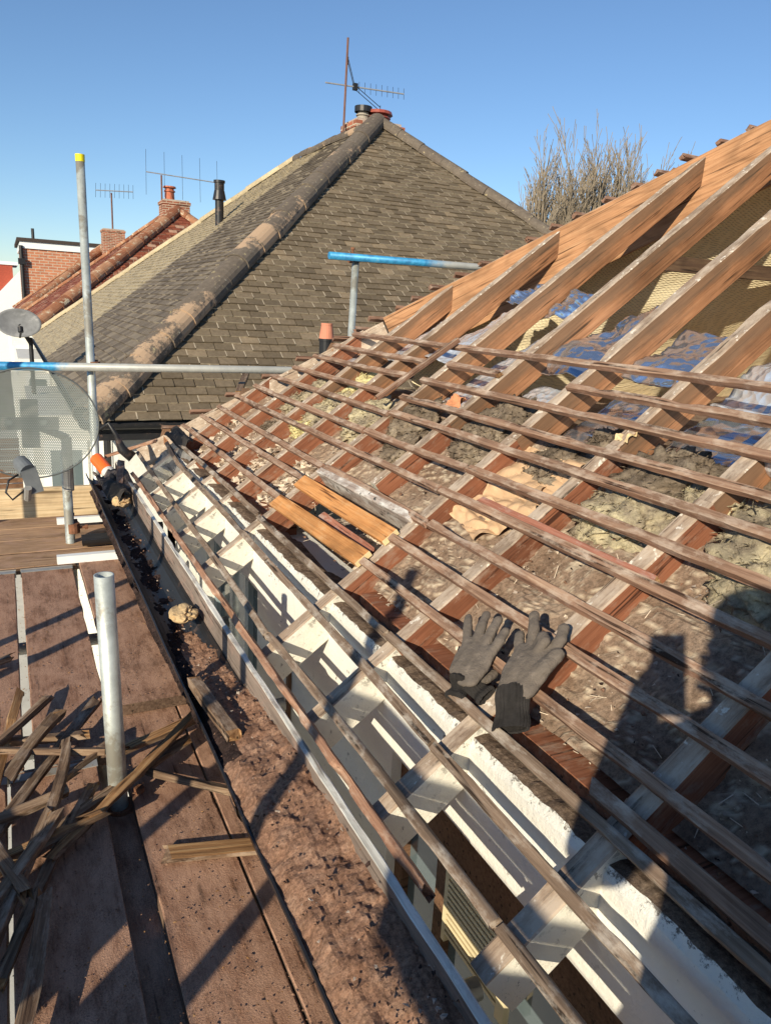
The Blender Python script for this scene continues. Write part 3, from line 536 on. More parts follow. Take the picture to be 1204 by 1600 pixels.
# loose ones: each its own thing
o=timber('loose_batten',RP(1.352,2.885,.027),RP(.915,2.955,.027),nR,.026,.020,[m_bat,m_batside],rough=.002); tag(o,'old batten lying diagonally up the slope across the other battens','batten')
o=timber('loose_batten',RP(1.215,2.80,.004),RP(1.209,2.40,.004),nR,.028,.019,[m_bat,m_batside,m_debris2],rough=.003,ragged=.03); tag(o,'short broken batten with a splintered orange end under the top batten','batten')
o=timber('loose_batten',RP(.676,1.86,-.012),RP(.664,1.12,-.012),nR,.03,.024,[m_redbat,m_redbat,m_debris2],rough=.003,ragged=.02); tag(o,'reddish stained batten slipped down between two grey battens','batten')
o=timber('loose_batten',V(1.62,5.6,-.48),V(1.30,4.70,-.55),(0,0,1),.045,.02,[m_debris,m_debris2],rough=.003,ragged=.05); tag(o,'short tapered stick standing over the hip against the scaffold rail','batten')
# wall plate timbers and dark board under K
b=MB(); b.box((XW+.10,-1.5,CZ-.93),(XW+.2,2.05,CZ-.86)); b.box((XW+.10,2.85,CZ-.93),(XW+.2,4.4,CZ-.86)); b.build('wall_plate',[m_rside],house)
# sloping ceiling panels, with plaster nibs and torching flakes
def fbm(x,y,o=4): 
    a=0;f=1;g=.5
    for _ in range(o): a+=g*noise.noise(Vector((x*f,y*f,3.3))); f*=2.1; g*=.55
    return a
def bay(ya,yb,s0,s1,t0,lump,name='ceiling_panel',mt=None,sc=9,par=None):
    nx=int((s1-s0)/.008); ny=int((yb-ya)/.008); vs=[];ed=[]
    for i in range(nx+1):
        for j in range(ny+1):
            s_=s0+(s1-s0)*i/nx; y=ya+(yb-ya)*j/ny; q=fbm(s_*sc*.55,y*sc*.34); lev=(q+.7)*7; fl=math.floor(lev); fr=lev-fl
            st=fl+min(1,fr*6 if fr<.167 else 1); h=st*.009*lump+.004*fbm(s_*30+5,y*30,3)*lump+.03*lump*max(0,fbm(s_*4+9,y*4,2))
            ed.append(max(0,1-abs(fr-.12)/.13)*(.95 if fbm(s_*6+30,y*6,2)>-.2 else .2)); vs.append(RP(s_,y,t0+h))
    fs=[(i*(ny+1)+j,i*(ny+1)+j+1,(i+1)*(ny+1)+j+1,(i+1)*(ny+1)+j) for i in range(nx) for j in range(ny)]; fs=[f[::-1] for f in fs]
    o=mesh(name,vs,fs,[mt or m_ceil],par or house,smooth=False); a=o.data.attributes.new('edge','FLOAT','POINT'); a.data.foreach_set('value',ed); return o
ry=sorted(RY)
for a_,b_y in zip(ry[:-1],ry[1:]):
    if a_<-.5: continue
    top=min(1.02,(HIPA-b_y)/HIPK-.02)
    if top<.3: continue
    lump=1.0 if a_<2 else .8
    if a_>2.0 and b_y<2.9:
        if a_<2.2: bay(2.045,2.395,.53,1.02,-.128,lump*.75)
        if a_>2.2: bay(2.455,2.795,.53,1.02,-.128,lump*.75)
        continue
    bay(a_+.001,b_y-.053,.27,top,-.128,lump*.75)
# cavity in the hatch below the trimmer: inner leaf and plaster
b=MB(); b.box((XW+.32,2.06,CZ-1.4),(XW+.40,2.80,CZ-.86)); b.build('inner_wall',[m_mortar],house)
b=MB(); b.box((XW+.2,2.05,CZ-1.45),(XW+.32,2.80,CZ-1.3)); b.build('cavity_shade',[m_dark],house)  # dark panel, its colour stands in for the shade deep in the cavity
# flat loft floor, far slope lining, hip end lining, purlin
b=MB(); b.add([RP(1.0,-7,-.125),RP(1.0,3.86,-.125),V(9.3,3.86,-.46),V(9.3,-7,-.46)],[(0,1,2,3)]); b.build('loft_floor',[m_ceil],house)
zr=RP(S_RIDGE,0,TR).z; xr=RP(S_RIDGE,0,TR).x
def sheet(name,P,nu,nv,amp,m,par=None,th=None,sc=3,nn_=(0,0,1)):
    """crumpled sheet over a bilinear patch P=[a,b,c,d]"""
    a,b_,c,d=[Vector(p) for p in P]; sd_=random.random()*50; vs=[];nv_=Vector(nn_).normalized()
    for i in range(nu+1):
        for j in range(nv+1):
            u,v=i/nu,j/nv; p=(a*(1-u)+b_*u)*(1-v)+(d*(1-u)+c*u)*v; h=amp*(noise.noise(Vector((u*sc*.5+sd_,v*sc*.35,1)))+.35*abs(noise.noise(Vector((u*sc*1.3,v*sc*.9+sd_,4))))+.10*noise.noise(Vector((u*sc*4,v*sc*3,sd_)))); vs.append(p+nv_*h)
    fs=[(i*(nv+1)+j,(i+1)*(nv+1)+j,(i+1)*(nv+1)+j+1,i*(nv+1)+j+1) for i in range(nu) for j in range(nv)]
    return mesh(name,vs,fs,[m],par,smooth=True)
sheet('felt_lining',[(xr+.05,-7.2,zr-.14),(xr+.05,.4,zr-.14),(7.0,3.45,CZ-.44),(7.0,-7.2,CZ-.44)],60,60,.045,m_felt,house,sc=16,nn_=(-.6,0,-.8))
sheet('felt_lining',[(xr,.42,zr-.12),RP(1.5,hip_y(1.5)+.05,-.14),V(2.05,3.70,-.455),V(7.05,3.45,-.44)],80,50,.03,m_felt,house,sc=14,nn_=(0,-.8,-.6))
p1=RP(2.55,0,-.16); b=MB(); b.box((6.40,-7.2,CZ+.26),(6.46,2.9,CZ+.36)); b.build('purlin',[m_timberdk],house)
b=MB(); b.box((2.9,2.83,CZ+.26),(6.39,2.87,CZ+.33)); b.build('purlin',[m_timberdk],house)
for y in [-.41*k for k in range(-9,12)]:
    yy=y-.2
    if yy<-9: timber('rafter',(xr+.12,min(yy,.35),zr-.0) if yy<.35 else (xr+.12+(yy-.35),yy,zr-.0-(yy-.35)*.76),(9.9,yy,CZ-.76),(.6,0,.8),.05,.10,[m_timberdk,m_timberdk],house)
# fascia, tilting strip
timber('fascia_board',V(.570,4.86,-1.005),V(.570,-2.3,-1.02),(0,0,1),.018,.15,[m_fwhite,m_fascia],house,rough=.002,chip=.003,seg=.03)
timber('tilting_fillet',V(.600,4.45,-.985),V(.602,.95,-1.0),nR,.020,.045,[m_rotten,m_rotten],house,rough=.0025,chip=.012,ragged=.04,seg=.010,bend=.002)
# gutter with joints
def gutterobj():
    K=12; r=.082; b=MB(); yA,yB=4.98,-2.3; cx,cz=.478,-1.095; ring=lambda q,y:[V(cx+q*math.cos(a),y,cz-q*.8*math.sin(a)) for a in [math.pi*i/K for i in range(K+1)]]
    ys=list(np.linspace(yA,yB,60)); rows=[]
    for q in (r,r-.005):
        for y in ys: rows.append([p+Vector((.004*n3(y*2,q),0,.005*n3(y*1.3,4))) for p in ring(q,y)])
    vs=[p for r_2 in rows for p in r_2]; k1=K+1; n=len(ys); fs=[]
    for i in range(n-1):
        for j in range(K):
            fs.append((i*k1+j,i*k1+j+1,(i+1)*k1+j+1,(i+1)*k1+j)); o_=n*k1; fs.append((o_+i*k1+j,o_+(i+1)*k1+j,o_+(i+1)*k1+j+1,o_+i*k1+j+1))
        for j in (0,K): fs.append((i*k1+j,(i+1)*k1+j,n*k1+(i+1)*k1+j,n*k1+i*k1+j))
    b.add(vs,fs)
    for y in (2.95,1.45,4.3): 
        for dy in (-.03,.03): 
            A=[V(cx+(r+.006)*math.cos(a),y+dy,cz-(r+.006)*.8*math.sin(a)) for a in [math.pi*i/K for i in range(K+1)]]
            if dy<0: A0=A
        b.add(A0+A,[(j,j+1,k1+j+1,k1+j) for j in range(K)])
    b.tube(V(cx,4.55,cz-.06),V(cx,4.55,cz-.22),.06,14); b.tube(V(cx,4.55,cz-.2),V(cx+.25,4.62,cz-.45),.036,12); b.tube(V(cx+.25,4.62,cz-.45),V(cx+.25,4.62,-5.9),.036,12)
    g=b.build('gutter',[m_blackpl],house); return g
gutterobj()
def gutter_fill():
    ys=np.arange(-1.2,4.86,.008); xs=np.linspace(.402,.562,22); vs=[];mi=[];fs=[]
    for y in ys:
        near=min(1,max(0,(2.6-y)/1.1)); base=-1.155+.078*near
        for x in xs:
            u=(x-.402)/.16; z=base+.03*near*u+.026*fbm(x*16,y*9)+.010*fbm(x*50,y*50,4)+.02*max(0,fbm(x*5+4,y*5,2))+.014*max(0,fbm(x*26+9,y*26,3)-.15); 
            z-=.03*math.exp(-((u-.0)/.14)**2)*(1-.2*near)
            vs.append(V(x,y,z))
    m_=len(xs)
    for i in range(len(ys)-1):
        for j in range(m_-1):
            fs.append((i*m_+j,i*m_+j+1,(i+1)*m_+j+1,(i+1)*m_+j)); y=ys[i]; u=j/m_
            mi.append(1 if y>2.25+.35*fbm(y*4,u*3)+ (.5*u if y>2 else 0) or (u<.30 and y>1.65+.3*fbm(y*9,2)) else 0)
    o=mesh('dirt',vs,fs,[m_dust,m_dirt],None,mi=mi); tag(o,'red brown dust and black silt heaped along the gutter','dirt',kind='stuff'); return o
gutter_fill()
def rock(name,c,sx,sy,sz,m,seed=0,sub=3,amp=.28,rot=0,fr=2.2):
    import bmesh
    bm=bmesh.new(); bmesh.ops.create_icosphere(bm,subdivisions=sub,radius=1)
    for v in bm.verts:
        p=v.co.copy(); d=1+amp*noise.noise(p*fr+Vector((seed,0,0)))+amp*.5*noise.noise(p*fr*2.7+Vector((0,seed,0)))+amp*.22*noise.noise(p*fr*7); d=min(d,1.06); v.co=Vector((p.x*sx,p.y*sy,p.z*sz))*d
    me=bpy.data.meshes.new(name); bm.to_mesh(me); bm.free(); me.materials.append(m); o=bpy.data.objects.new(name,me); C.objects.link(o); o.location=c; o.rotation_euler=(random.uniform(-.2,.2),random.uniform(-.2,.2),rot); return o
tag(rock('mortar_lump',V(.497,2.50,-1.07),.048,.085,.022,m_stone,3,4,.75,fr=1.2),'large yellow mortar lump wedged in the middle of the gutter','rubble')
tag(rock('mortar_lump',V(.505,4.15,-1.08),.05,.06,.03,m_stone,5,3,.5),'small yellow mortar lump near the far end of the gutter','rubble')
crumbs2=MB(); rr=random.Random(21)
for _ in range(700):
    x=rr.uniform(.41,.56); y=.75+3.6*rr.random()**1.5; near=min(1,max(0,(2.6-y)/1.1)); u=(x-.402)/.16; r=rr.choice((.0015,.002,.003,.004,.006)); c=V(x,y,-1.150+.078*near+.03*near*u-.03*math.exp(-(u/.14)**2)+.014)
    pts=[c+Vector((rr.gauss(0,1),rr.gauss(0,1),rr.gauss(0,.6))).normalized()*r*rr.uniform(.6,1.3) for _ in range(6)]; crumbs2.add(pts,[(0,1,2),(0,2,3),(0,3,4),(0,4,1),(5,2,1),(5,3,2),(5,4,3),(5,1,4)],rr.choice((0,0,0,0,1,2)))
o=crumbs2.build('gutter_rubble',[m_dust,m_mortar,m_dirt]); tag(o,'clods, mortar crumbs and tile chips strewn along the dirt in the gutter','rubble',kind='stuff')
o=timber('loose_batten',V(.425,2.02,-1.065),V(.455,1.66,-1.055),(0,0,1),.034,.03,[m_debris,m_debris,m_debris2],rough=.004,ragged=.03); tag(o,'rotten wood stub with orange broken end lying in the gutter','batten')
for i in range(3):
    pass
# ------------------------------------------------------------------ things lying in the roof bays
def clump(s_,y,t,a,b_,c,m,label,cat='insulation',grp='insulation tufts in the roof bays',seed=0,strands=60,name='insulation_tuft'):
    import bmesh
    bm=bmesh.new(); bmesh.ops.create_icosphere(bm,subdivisions=5,radius=1)
    for v in bm.verts:
        p=v.co.copy(); d=1+.4*noise.noise(p*1.7+Vector((seed,1,0)))+.28*noise.noise(p*4.3+Vector((seed,0,2)))+.16*noise.noise(p*10)+.09*noise.noise(p*25); v.co=Vector((p.x*a,p.y*b_,p.z*c))*d
    me=bpy.data.meshes.new(name); bm.to_mesh(me)
    vs=[v.co.copy() for v in bm.verts]; bm.free()
    # stray fibres as thin triangles
    V0=[tuple(v.co) for v in me.vertices]; F0=[tuple(p.vertices) for p in me.polygons]; rr=random.Random(seed)
    for _ in range(strands*12):
        p=rr.choice(vs); 
        if p.z<0: continue
        q=p*1.0+Vector((rr.uniform(-1,1),rr.uniform(-1,1),rr.uniform(0,.7)))*.022; k=len(V0); V0+=[tuple(p+Vector((.0006,0,0))),tuple(p-Vector((.0006,0,0))),tuple((p+q)/2+Vector((0,0,.004))),tuple(q)]; F0+=[(k,k+1,k+2),(k+1,k+2,k+3)]
    bpy.data.meshes.remove(me)
    o=mesh(name,V0,F0,[m],None,frame(RP(s_,y,t),RP(s_+1,y,t),nR),smooth=True); tag(o,label,cat,grp); return o
CL=[(1.04,3.46,-.10,.12,.12,.045,m_wooly,'bright yellow wool tuft under the upper battens near the hip'),
(.93,3.86,-.10,.10,.12,.04,m_wool,'grey yellow wool tuft in the bay nearest the hip, upper one'),
(.80,3.93,-.10,.08,.10,.04,m_wool,'grey yellow wool tuft in the bay nearest the hip, lower one'),
(.88,3.50,-.10,.10,.12,.04,m_wool,'pale wool tuft just below the brightest yellow one'),
(.79,3.52,-.095,.11,.12,.045,m_wool,'yellow and white wool tuft filling the middle of its bay'),
(.68,3.55,-.10,.07,.09,.035,m_wooly,'small clean yellow wool tuft low in its bay'),
(.86,3.08,-.095,.13,.16,.05,m_wool,'grey wool tuft with yellow patches below the diagonal batten'),
(.60,3.92,-.11,.06,.09,.03,m_woolgrey,'small dark wool scrap low in the red sided bay'),
(.93,2.72,-.09,.13,.15,.05,m_woolgrey,'sooty brown wool mound right of the diagonal batten'),
(.80,2.60,-.10,.12,.12,.05,m_woolgrey,'dark sooty wool mound below another sooty mound'),
(1.05,2.24,-.10,.12,.15,.06,m_woolgrey,'tall brown dusty wool heap against the foil'),
(.93,2.25,-.10,.10,.15,.045,m_woolgrey,'flat brown wool heap beside the kraft paper'),
(.94,1.83,-.10,.11,.14,.045,m_woolgrey,'dark greenish wool tuft between two rafters above the kraft paper'),
(1.00,1.43,-.10,.12,.14,.055,m_woolgrey,'round grey wool mound in the bay under the foil roll'),
(.86,1.44,-.10,.12,.16,.05,m_wool,'wide yellowish wool tuft above the plaster nibs'),
(.98,1.26,-.10,.07,.08,.04,m_wool,'pale yellow wool lump left of a rafter'),
(.95,1.03,-.10,.12,.13,.055,m_wool,'mottled wool tuft at the right edge, upper one'),
(.83,.98,-.10,.12,.14,.06,m_wool,'fluffy yellow grey wool tuft at the right edge above the shadow'),
(1.10,1.72,-.11,.06,.10,.03,m_woolgrey,'thin straw coloured wool scrap by the small paper scrap'),
(1.13,1.10,-.12,.09,.15,.03,m_woolgrey,'straw coloured wool under the bright foil roll')]
for i,(s_,y,t,a,b_,c,m,l) in enumerate(CL): clump(s_,y,t,a,b_,c,m,l,seed=i*7+1)
# pale plaster and shaving lumps in the far lower bays
m_lump=plain('pale plaster crumbs',(.60,.49,.38),.95,var=.45,scale=30,bmp=.6)
def crumbs(name,label,regions,n,size,m,cat='rubble'):
    b=MB(); rr=random.Random(5)
    for (s0,s1,y0,y1,t) in regions:
        for _ in range(n):
            s_=rr.uniform(s0,s1); y=rr.uniform(y0,y1); c=RP(s_,y,t+rr.uniform(0,.02)); r=size*rr.uniform(.3,1.3)
            pts=[c+Vector((rr.gauss(0,1),rr.gauss(0,1),rr.gauss(0,.5))).normalized()*r*rr.uniform(.6,1.2) for _ in range(6)]
            b.add(pts,[(0,1,2),(0,2,3),(0,3,4),(0,4,1),(5,2,1),(5,3,2),(5,4,3),(5,1,4)])
    o=b.build(name,[m]); tag(o,label,cat,kind='stuff'); return o
crumbs('plaster_crumbs','pale plaster crumbs and shavings scattered in the lower roof bays',[(.24,.56,a+.0,a+.35,-.10) for a in (4.06,3.69,3.31,2.86)]+[(.30,.5,2.06,2.44,-.16)],210,.019,m_lump)
def grit_bays():
    b=MB(); rr=random.Random(77)
    for a in (.0,.41,.82,1.236,1.64,2.06,2.46,2.87,3.32):
        for _ in range(900 if a<2 else 350):
            s_=rr.uniform(.26,.98); y=a+rr.uniform(.0,.33); c=RP(s_,y,-.128+rr.uniform(.012,.045)); r=rr.choice((.0012,.0018,.0025,.004,.007)); k=rr.choice((0,0,1,1,2,3))
            if rr.random()<.12:
                th=rr.random()*6.28; q=RP(s_+.03*math.cos(th),y+.03*math.sin(th),-.128+rr.uniform(.02,.05)); b.tube(c,q,.0009,3,2); continue
            pts=[c+Vector((rr.gauss(0,1),rr.gauss(0,1),rr.gauss(0,.6))).normalized()*r*rr.uniform(.6,1.3) for _ in range(6)]; b.add(pts,[(0,1,2),(0,2,3),(0,3,4),(0,4,1),(5,2,1),(5,3,2),(5,4,3),(5,1,4)],k)
    o=b.build('dust_grit',[m_mortar,m_dust,m_lump,m_dirt]); tag(o,'loose grit, plaster crumbs and straw over the sloping ceiling between the rafters','rubble',kind='stuff')
grit_bays()
# crumpled kraft paper
def paper(name,s_,y,t,a,b_,m,label,seed,cat='paper',amp=.03,rot=0,grp=None):
    nu=nv=26; vs=[]; cr,sr=math.cos(rot),math.sin(rot)
    for i in range(nu+1):
        for j in range(nv+1):
            u,v=(i/nu-.5)*2,(j/nv-.5)*2; e=1+.16*n3(u*1.5,v*1.5,seed); h=amp*(abs(n3(u*.9+seed,v*.9,1))*1.9+abs(n3(u*2.1,v*2.1+seed,2))*.55)+amp*.5*max(0,abs(u)-.6)
            vs.append(((u*cr-v*sr)*a*e,(u*sr+v*cr)*b_*e,h))
    fs=[(i*(nv+1)+j,(i+1)*(nv+1)+j,(i+1)*(nv+1)+j+1,i*(nv+1)+j+1) for i in range(nu) for j in range(nv)]
    o=mesh(name,vs,fs,[m],None,frame(RP(s_,y,t),RP(s_+1,y,t),nR)); sm=o.modifiers.new('t','SOLIDIFY'); sm.thickness=.0012; tag(o,label,cat,grp); return o
paper('kraft_paper',.875,1.84,-.085,.09,.14,m_kraft,'largest crumpled tan kraft paper sheet between two rafters',1)
paper('kraft_paper',.76,1.84,-.09,.07,.13,m_kraft,'crumpled tan kraft paper just below the largest sheet',2,rot=.3)
paper('kraft_paper',.655,1.86,-.085,.06,.12,m_kraft,'lowest crumpled kraft paper, folded over a shadowed gap',3,rot=-.4)
paper('paper_scrap',1.075,1.60,-.03,.035,.025,plain('yellow scrap',(.66,.50,.28),.8),'small upright yellow paper scrap beside the foil',4,amp=.02)
paper('paper_scrap',1.03,2.53,-.05,.05,.05,plain('orange felt scrap',(.55,.24,.12),.9),'small orange scrap under the battens by the diagonal one',6,amp=.03)
# foil quilts
FO=[((1.20,1.80),(3.72,3.99),-.10,m_foil,'narrow strip of bright foil quilt in the bay beside the first long rafter',.03),
((1.28,1.66),(3.33,3.62),-.10,m_foil,'long pale foil strip lying against the second long rafter',.03),
((1.32,1.80),(2.90,3.24),-.09,m_foil,'blue reflecting foil quilt in the third bay from the hip',.04),
((1.82,2.02),(2.93,3.20),-.13,m_foilb,'crumpled silver foil clump by the dark gap under the hip board',.08),
((1.10,1.72),(2.49,2.80),-.12,m_foil,'pale bubble foil with quilted pattern in the middle bay',.03),
((1.72,1.92),(2.50,2.79),-.11,m_foilb,'creased foil folded over at the head of the quilted piece',.07),
((1.08,1.34),(2.09,2.40),-.13,m_foil,'flat quilted foil panel just under the top batten',.015),
((1.36,1.84),(2.09,2.40),-.11,m_foilb,'blue rolled foil with a folded white edge in the middle bay',.07),
((1.08,1.34),(1.69,1.99),-.13,m_foilb,'flat bluish foil panel below the second batten',.012),
((1.40,1.72),(1.69,1.99),-.12,m_foilb,'silvery foil flap with a sharp dark fold',.05),
((1.08,1.34),(1.28,1.59),-.13,m_foilb,'flat blue foil panel between two rafters right of the paper scrap',.012),
((1.36,1.66),(1.28,1.59),-.12,m_foil,'foil piece with bright crinkled lip behind the top batten',.05),
((1.12,1.60),(.86,1.18),-.12,m_foil,'wide foil panel at the right edge between the top battens',.03),
((1.06,1.24),(3.33,3.62),-.12,m_foilb,'small foil peeking out under the upper left battens',.02)]
for (s0,s1),(y0,y1),t,m,l,amp in FO:
    zf=lambda s_: RP(s_,0,t)
    a=RP(s0,y0,t);d=RP(s0,y1,t);b_=RP(s1,y0,t-.12*(s1-s0));c=RP(s1,y1,t-.12*(s1-s0))
    o=sheet('foil_insulation',[a,b_,c,d],60,30,amp,m,None,sc=4,nn_=nR); so_=o.modifiers.new('t','SOLIDIFY'); so_.thickness=.004; tag(o,l,'insulation','foil insulation pieces in the loft')
def roll(s_,y0,y1,t,r,label):
    b=MB(); n=50; seg=18; pts=[RP(s_,y0+(y1-y0)*i/n,t) for i in range(n+1)]; rad=[r*(1+.05*math.sin(i*2.1)+.06*n3(i*.7,3)) for i in range(n+1)]; b.path(pts,rad,seg); o=b.build('foil_insulation',[m_foil],smooth=True); tag(o,label,'insulation','foil insulation pieces in the loft')
roll(1.145,.86,1.235,-.07,.045,'shiny blue rolled up foil edge over straw coloured wool')

# ------------------------------------------------------------------ scaffold
def pole(name,p0,p1,label,m=m_galv,cap=None,group='scaffold tubes',couplers=(),cat='scaffold tube'):
    p0=Vector(p0);p1=Vector(p1); root=thing(name,label,cat,p0,group); b=MB(); r=.0242; L=(p1-p0).length; u=(p1-p0).normalized()
    K=20; q=u.orthogonal().normalized(); w_=u.cross(q); vs=[]; 
    for rr,zz in ((r,0),(r,L),(r-.004,L),(r-.004,L-.15)): vs+=[(zz,rr*math.cos(2*math.pi*i/K),rr*math.sin(2*math.pi*i/K)) for i in range(K)]
    fs=[(k*K+i,k*K+(i+1)%K,(k+1)*K+(i+1)%K,(k+1)*K+i) for k in range(3) for i in range(K)]+[tuple(range(3*K,4*K)),tuple(range(K))[::-1]]
    mesh('tube',vs,fs,[m],root,frame(p0,p1,q),smooth=False).data.polygons.foreach_set('use_smooth',[True]*(3*K)+[False]*2)
    if cap: b=MB(); b.tube(p1-u*.035,p1+u*.003,r+.0015,20); b.build('cap',[cap],root)
    for c,ax in couplers: coupler(root,c,u,ax)
    return root
def coupler(root,c,u,ax):
    c=Vector(c);u=Vector(u);ax=Vector(ax); b=MB(); s_=u.cross(ax).normalized()
    b.tube(c-u*.026,c+u*.026,.034,14); b.tube(c+s_*.05-ax*.026,c+s_*.05+ax*.026,.034,14)
    b.tube(c+ax*.034-u*.0,c+ax*.075,.008,6); b.tube(c+ax*.058,c+ax*.074,.014,6); b.tube(c+s_*.05+u*.03,c+s_*.05+u*.07,.008,6); b.tube(c+s_*.05+u*.055,c+s_*.05+u*.07,.014,6)
    b.box((-.03,-.03,-.02),(.03,.03,.02),M=Matrix.Translation(c+s_*.025)); b.build('coupler',[m_rust],root)
PB=V(.477,4.90,-CZ); pole('scaffold_tube',PB,V(.444,4.90,.75),'tall galvanised upright with yellow cap rising in front of the sky',cap=m_yellow,couplers=[(V(.470,4.90,-.42),(1,0,0))])
pole('scaffold_tube',V(.272,4.17,-CZ),V(.236,4.17,-.80),'galvanised upright behind the perforated dish, standing through the boards',couplers=[(V(.256,4.17,-1.215),(1,0,0))])
pole('scaffold_tube',V(.195,1.86,-1.62),V(.178,1.86,-.668),'thick near upright with an open top standing between the boards',couplers=[(V(.194,1.86,-1.36),(0,-1,0))])
pole('scaffold_tube',V(2.05,4.96,-CZ),V(2.19,4.96,.36),'upright beyond the hip carrying the bright blue rail',couplers=[(V(2.185,4.96,.335),(1,0,0))])
pole('scaffold_tube',V(-.62,4.845,-.423),V(3.9,4.845,-.423),'grey guard rail with faded blue left end crossing in front of the tiled roof',m=mk_blue(.86,.96),couplers=[])
pole('scaffold_tube',V(1.972,4.91,.333),V(4.3,4.91,.352),'bright blue rail turning grey, above the stripped hip',m=mk_blue(.72,.95),couplers=[])
pole('scaffold_tube',V(-.95,4.0,-CZ),V(-.95,4.0,.3),'outer upright left of the platform'); pole('scaffold_tube',V(-.95,.2,-CZ),V(-.95,.2,.3),'outer upright beside the photographer'); pole('scaffold_tube',V(-.95,.70,-CZ),V(-.95,.70,-.2),'short outer upright next to the one beside the photographer'); pole('scaffold_tube',V(-.95,2.25,-CZ),V(-.95,2.25,.3),'outer upright halfway along the platform'); pole('scaffold_tube',V(-.95,1.98,-CZ),V(-.95,1.98,-.2),'shorter outer upright halfway along the platform')
for y,l in ((4.62,'crosswise tube under the far end of the boards'),(3.05,'mossy crosswise tube seen in the gap beside the gutter'),(2.28,'silver crosswise tube showing below the raised board'),(1.02,'crosswise tube under the near boards')):
    pole('scaffold_tube',V(-1.1,y,-1.372),V(.80,y,-1.372),l,m=m_galvdull)
for x,l in ((-.95,'outer lengthwise tube under the boards'),(.17,'inner lengthwise tube under the boards')): pole('scaffold_tube',V(x,5.2,-1.425),V(x,-2.0,-1.425),l,m=m_galvdull)
# boards (x0,x1,y0,y1,ztop,label,mat)
BD=[(-.255,-.035,2.07,3.80,-1.30,'leftmost dusty scaffold board running away from the camera',m_board),(-.30,-.08,-2.2,2.06,-1.30,'near board at the left edge under the broken battens',m_board),
(-.008,.217,2.07,3.80,-1.30,'wide dusty board leading from the broken battens to the crosswise boards',m_board),
(-.070,.152,-1.4,2.06,-1.30,'near shaded dusty board below the broken battens',m_board),
(.085,.300,-1.2,1.9,-1.345,'lower dusty board seen in the gap between two boards',m_board),
(.222,.4225,-1.9,2.40,-1.306,'red dust covered board right of the near upright',m_board),
(.246,.455,2.27,3.78,-1.262,'raised board whose square end sits on the dusty board',m_board),
(.4275,.640,-2.0,2.95,-1.303,'dusty board tucked beneath the gutter',m_board),
(-.53,-.308,-2.2,3.70,-1.302,'second outer scaffold board',m_board),(-.76,-.54,-2.2,3.75,-1.30,'third outer scaffold board',m_board)]
for x0,x1,y0,y1,z,l,m in BD:
    o=timber('scaffold_board',V((x0+x1)/2,y0,z),V((x0+x1)/2,y1,z),(0,0,1),x1-x0,.036,[m,m_bedge],rough=.0015,seg=.08,chip=.003); tag(o,l,'scaffold board','scaffold boards'); b=MB(); b.box((x0-.0015,y1-.045,CZ+z+.0012),(x1+.0015,y1-.012,CZ+z+.0035)); b.box((x0-.004,y1+.0008,CZ+z-.038),(x1+.004,y1+.003,CZ+z+.0035)); b.build('end_band',[m_galvdull],o)
for (y0,y1,z,l) in ((3.83,4.05,-1.298,'brown crosswise board nearest the lengthwise boards'),(4.06,4.28,-1.296,'middle crosswise board below the dish'),(4.29,4.51,-1.298,'crosswise board next to the toe board'),(4.52,4.74,-1.30,'crosswise board hidden behind the pale toe board')):
    o=timber('scaffold_board',V(-1.1,(y0+y1)/2,z),V(.50,(y0+y1)/2,z),(0,0,1),y1-y0,.036,[m_board2,m_bedge],rough=.0012,seg=.08); tag(o,l,'scaffold board','scaffold boards')
o=timber('toe_board',V(-1.1,4.855,-1.26),V(.60,4.845,-1.26),(0,-1,0),.222,.036,[m_toe,m_toe],rough=.001,seg=.08); tag(o,'pale new toe board on edge across the far end of the platform','toe board')
o=timber('loose_batten',V(.250,1.575,-1.284),V(.50,1.50,-1.276),(0,0,1),.05,.012,[m_debris2,m_debris],rough=.002,ragged=.06); tag(o,'thin pointed wood splinter lying across two dusty boards','batten')
b=MB(); b.box((.19,4.44,CZ-1.27),(.56,4.47,CZ-1.235)); tag(b.build('plastic_bar',[m_upvc]),'white plastic bar lying behind the dish post','bar')
b=MB(); b.box((.15,3.72,CZ-1.262),(.46,3.76,CZ-1.225)); tag(b.build('plastic_bar',[m_upvc]),'white plastic bar across the head of the raised board','bar')
o=timber('guard_board',V(-.92,-2.0,-.20),V(-.92,-.22,-.20),(-.35,0,.94),.022,.13,[m_board2,m_bedge]); tag(o,'lower guard board fixed along the outer uprights','guard board')
pole('scaffold_tube',V(-.93,-2.0,-.10),V(-.93,.30,-.10),'guard rail along the outer uprights beside the photographer')
for (y0_,y1_,zt,l) in ((-1.0,.42,-.70,'widest unseen shade panel added against the outer uprights'),(.50,.88,-.70,'narrow unseen shade panel added against the outer uprights'),(.97,1.10,-.78,'thin unseen shade strip added against the outer uprights')):
    o=timber('shade_panel',V(-.905,(y0_+y1_)/2,-1.295),V(-.925,(y0_+y1_)/2,zt),(1,0,0),y1_-y0_,.018,[m_board2,m_bedge]); tag(o,l,'shade panel','unseen shade panels added against the outer uprights')  # added out of view to shade the near boards, gaps leave sunny patches
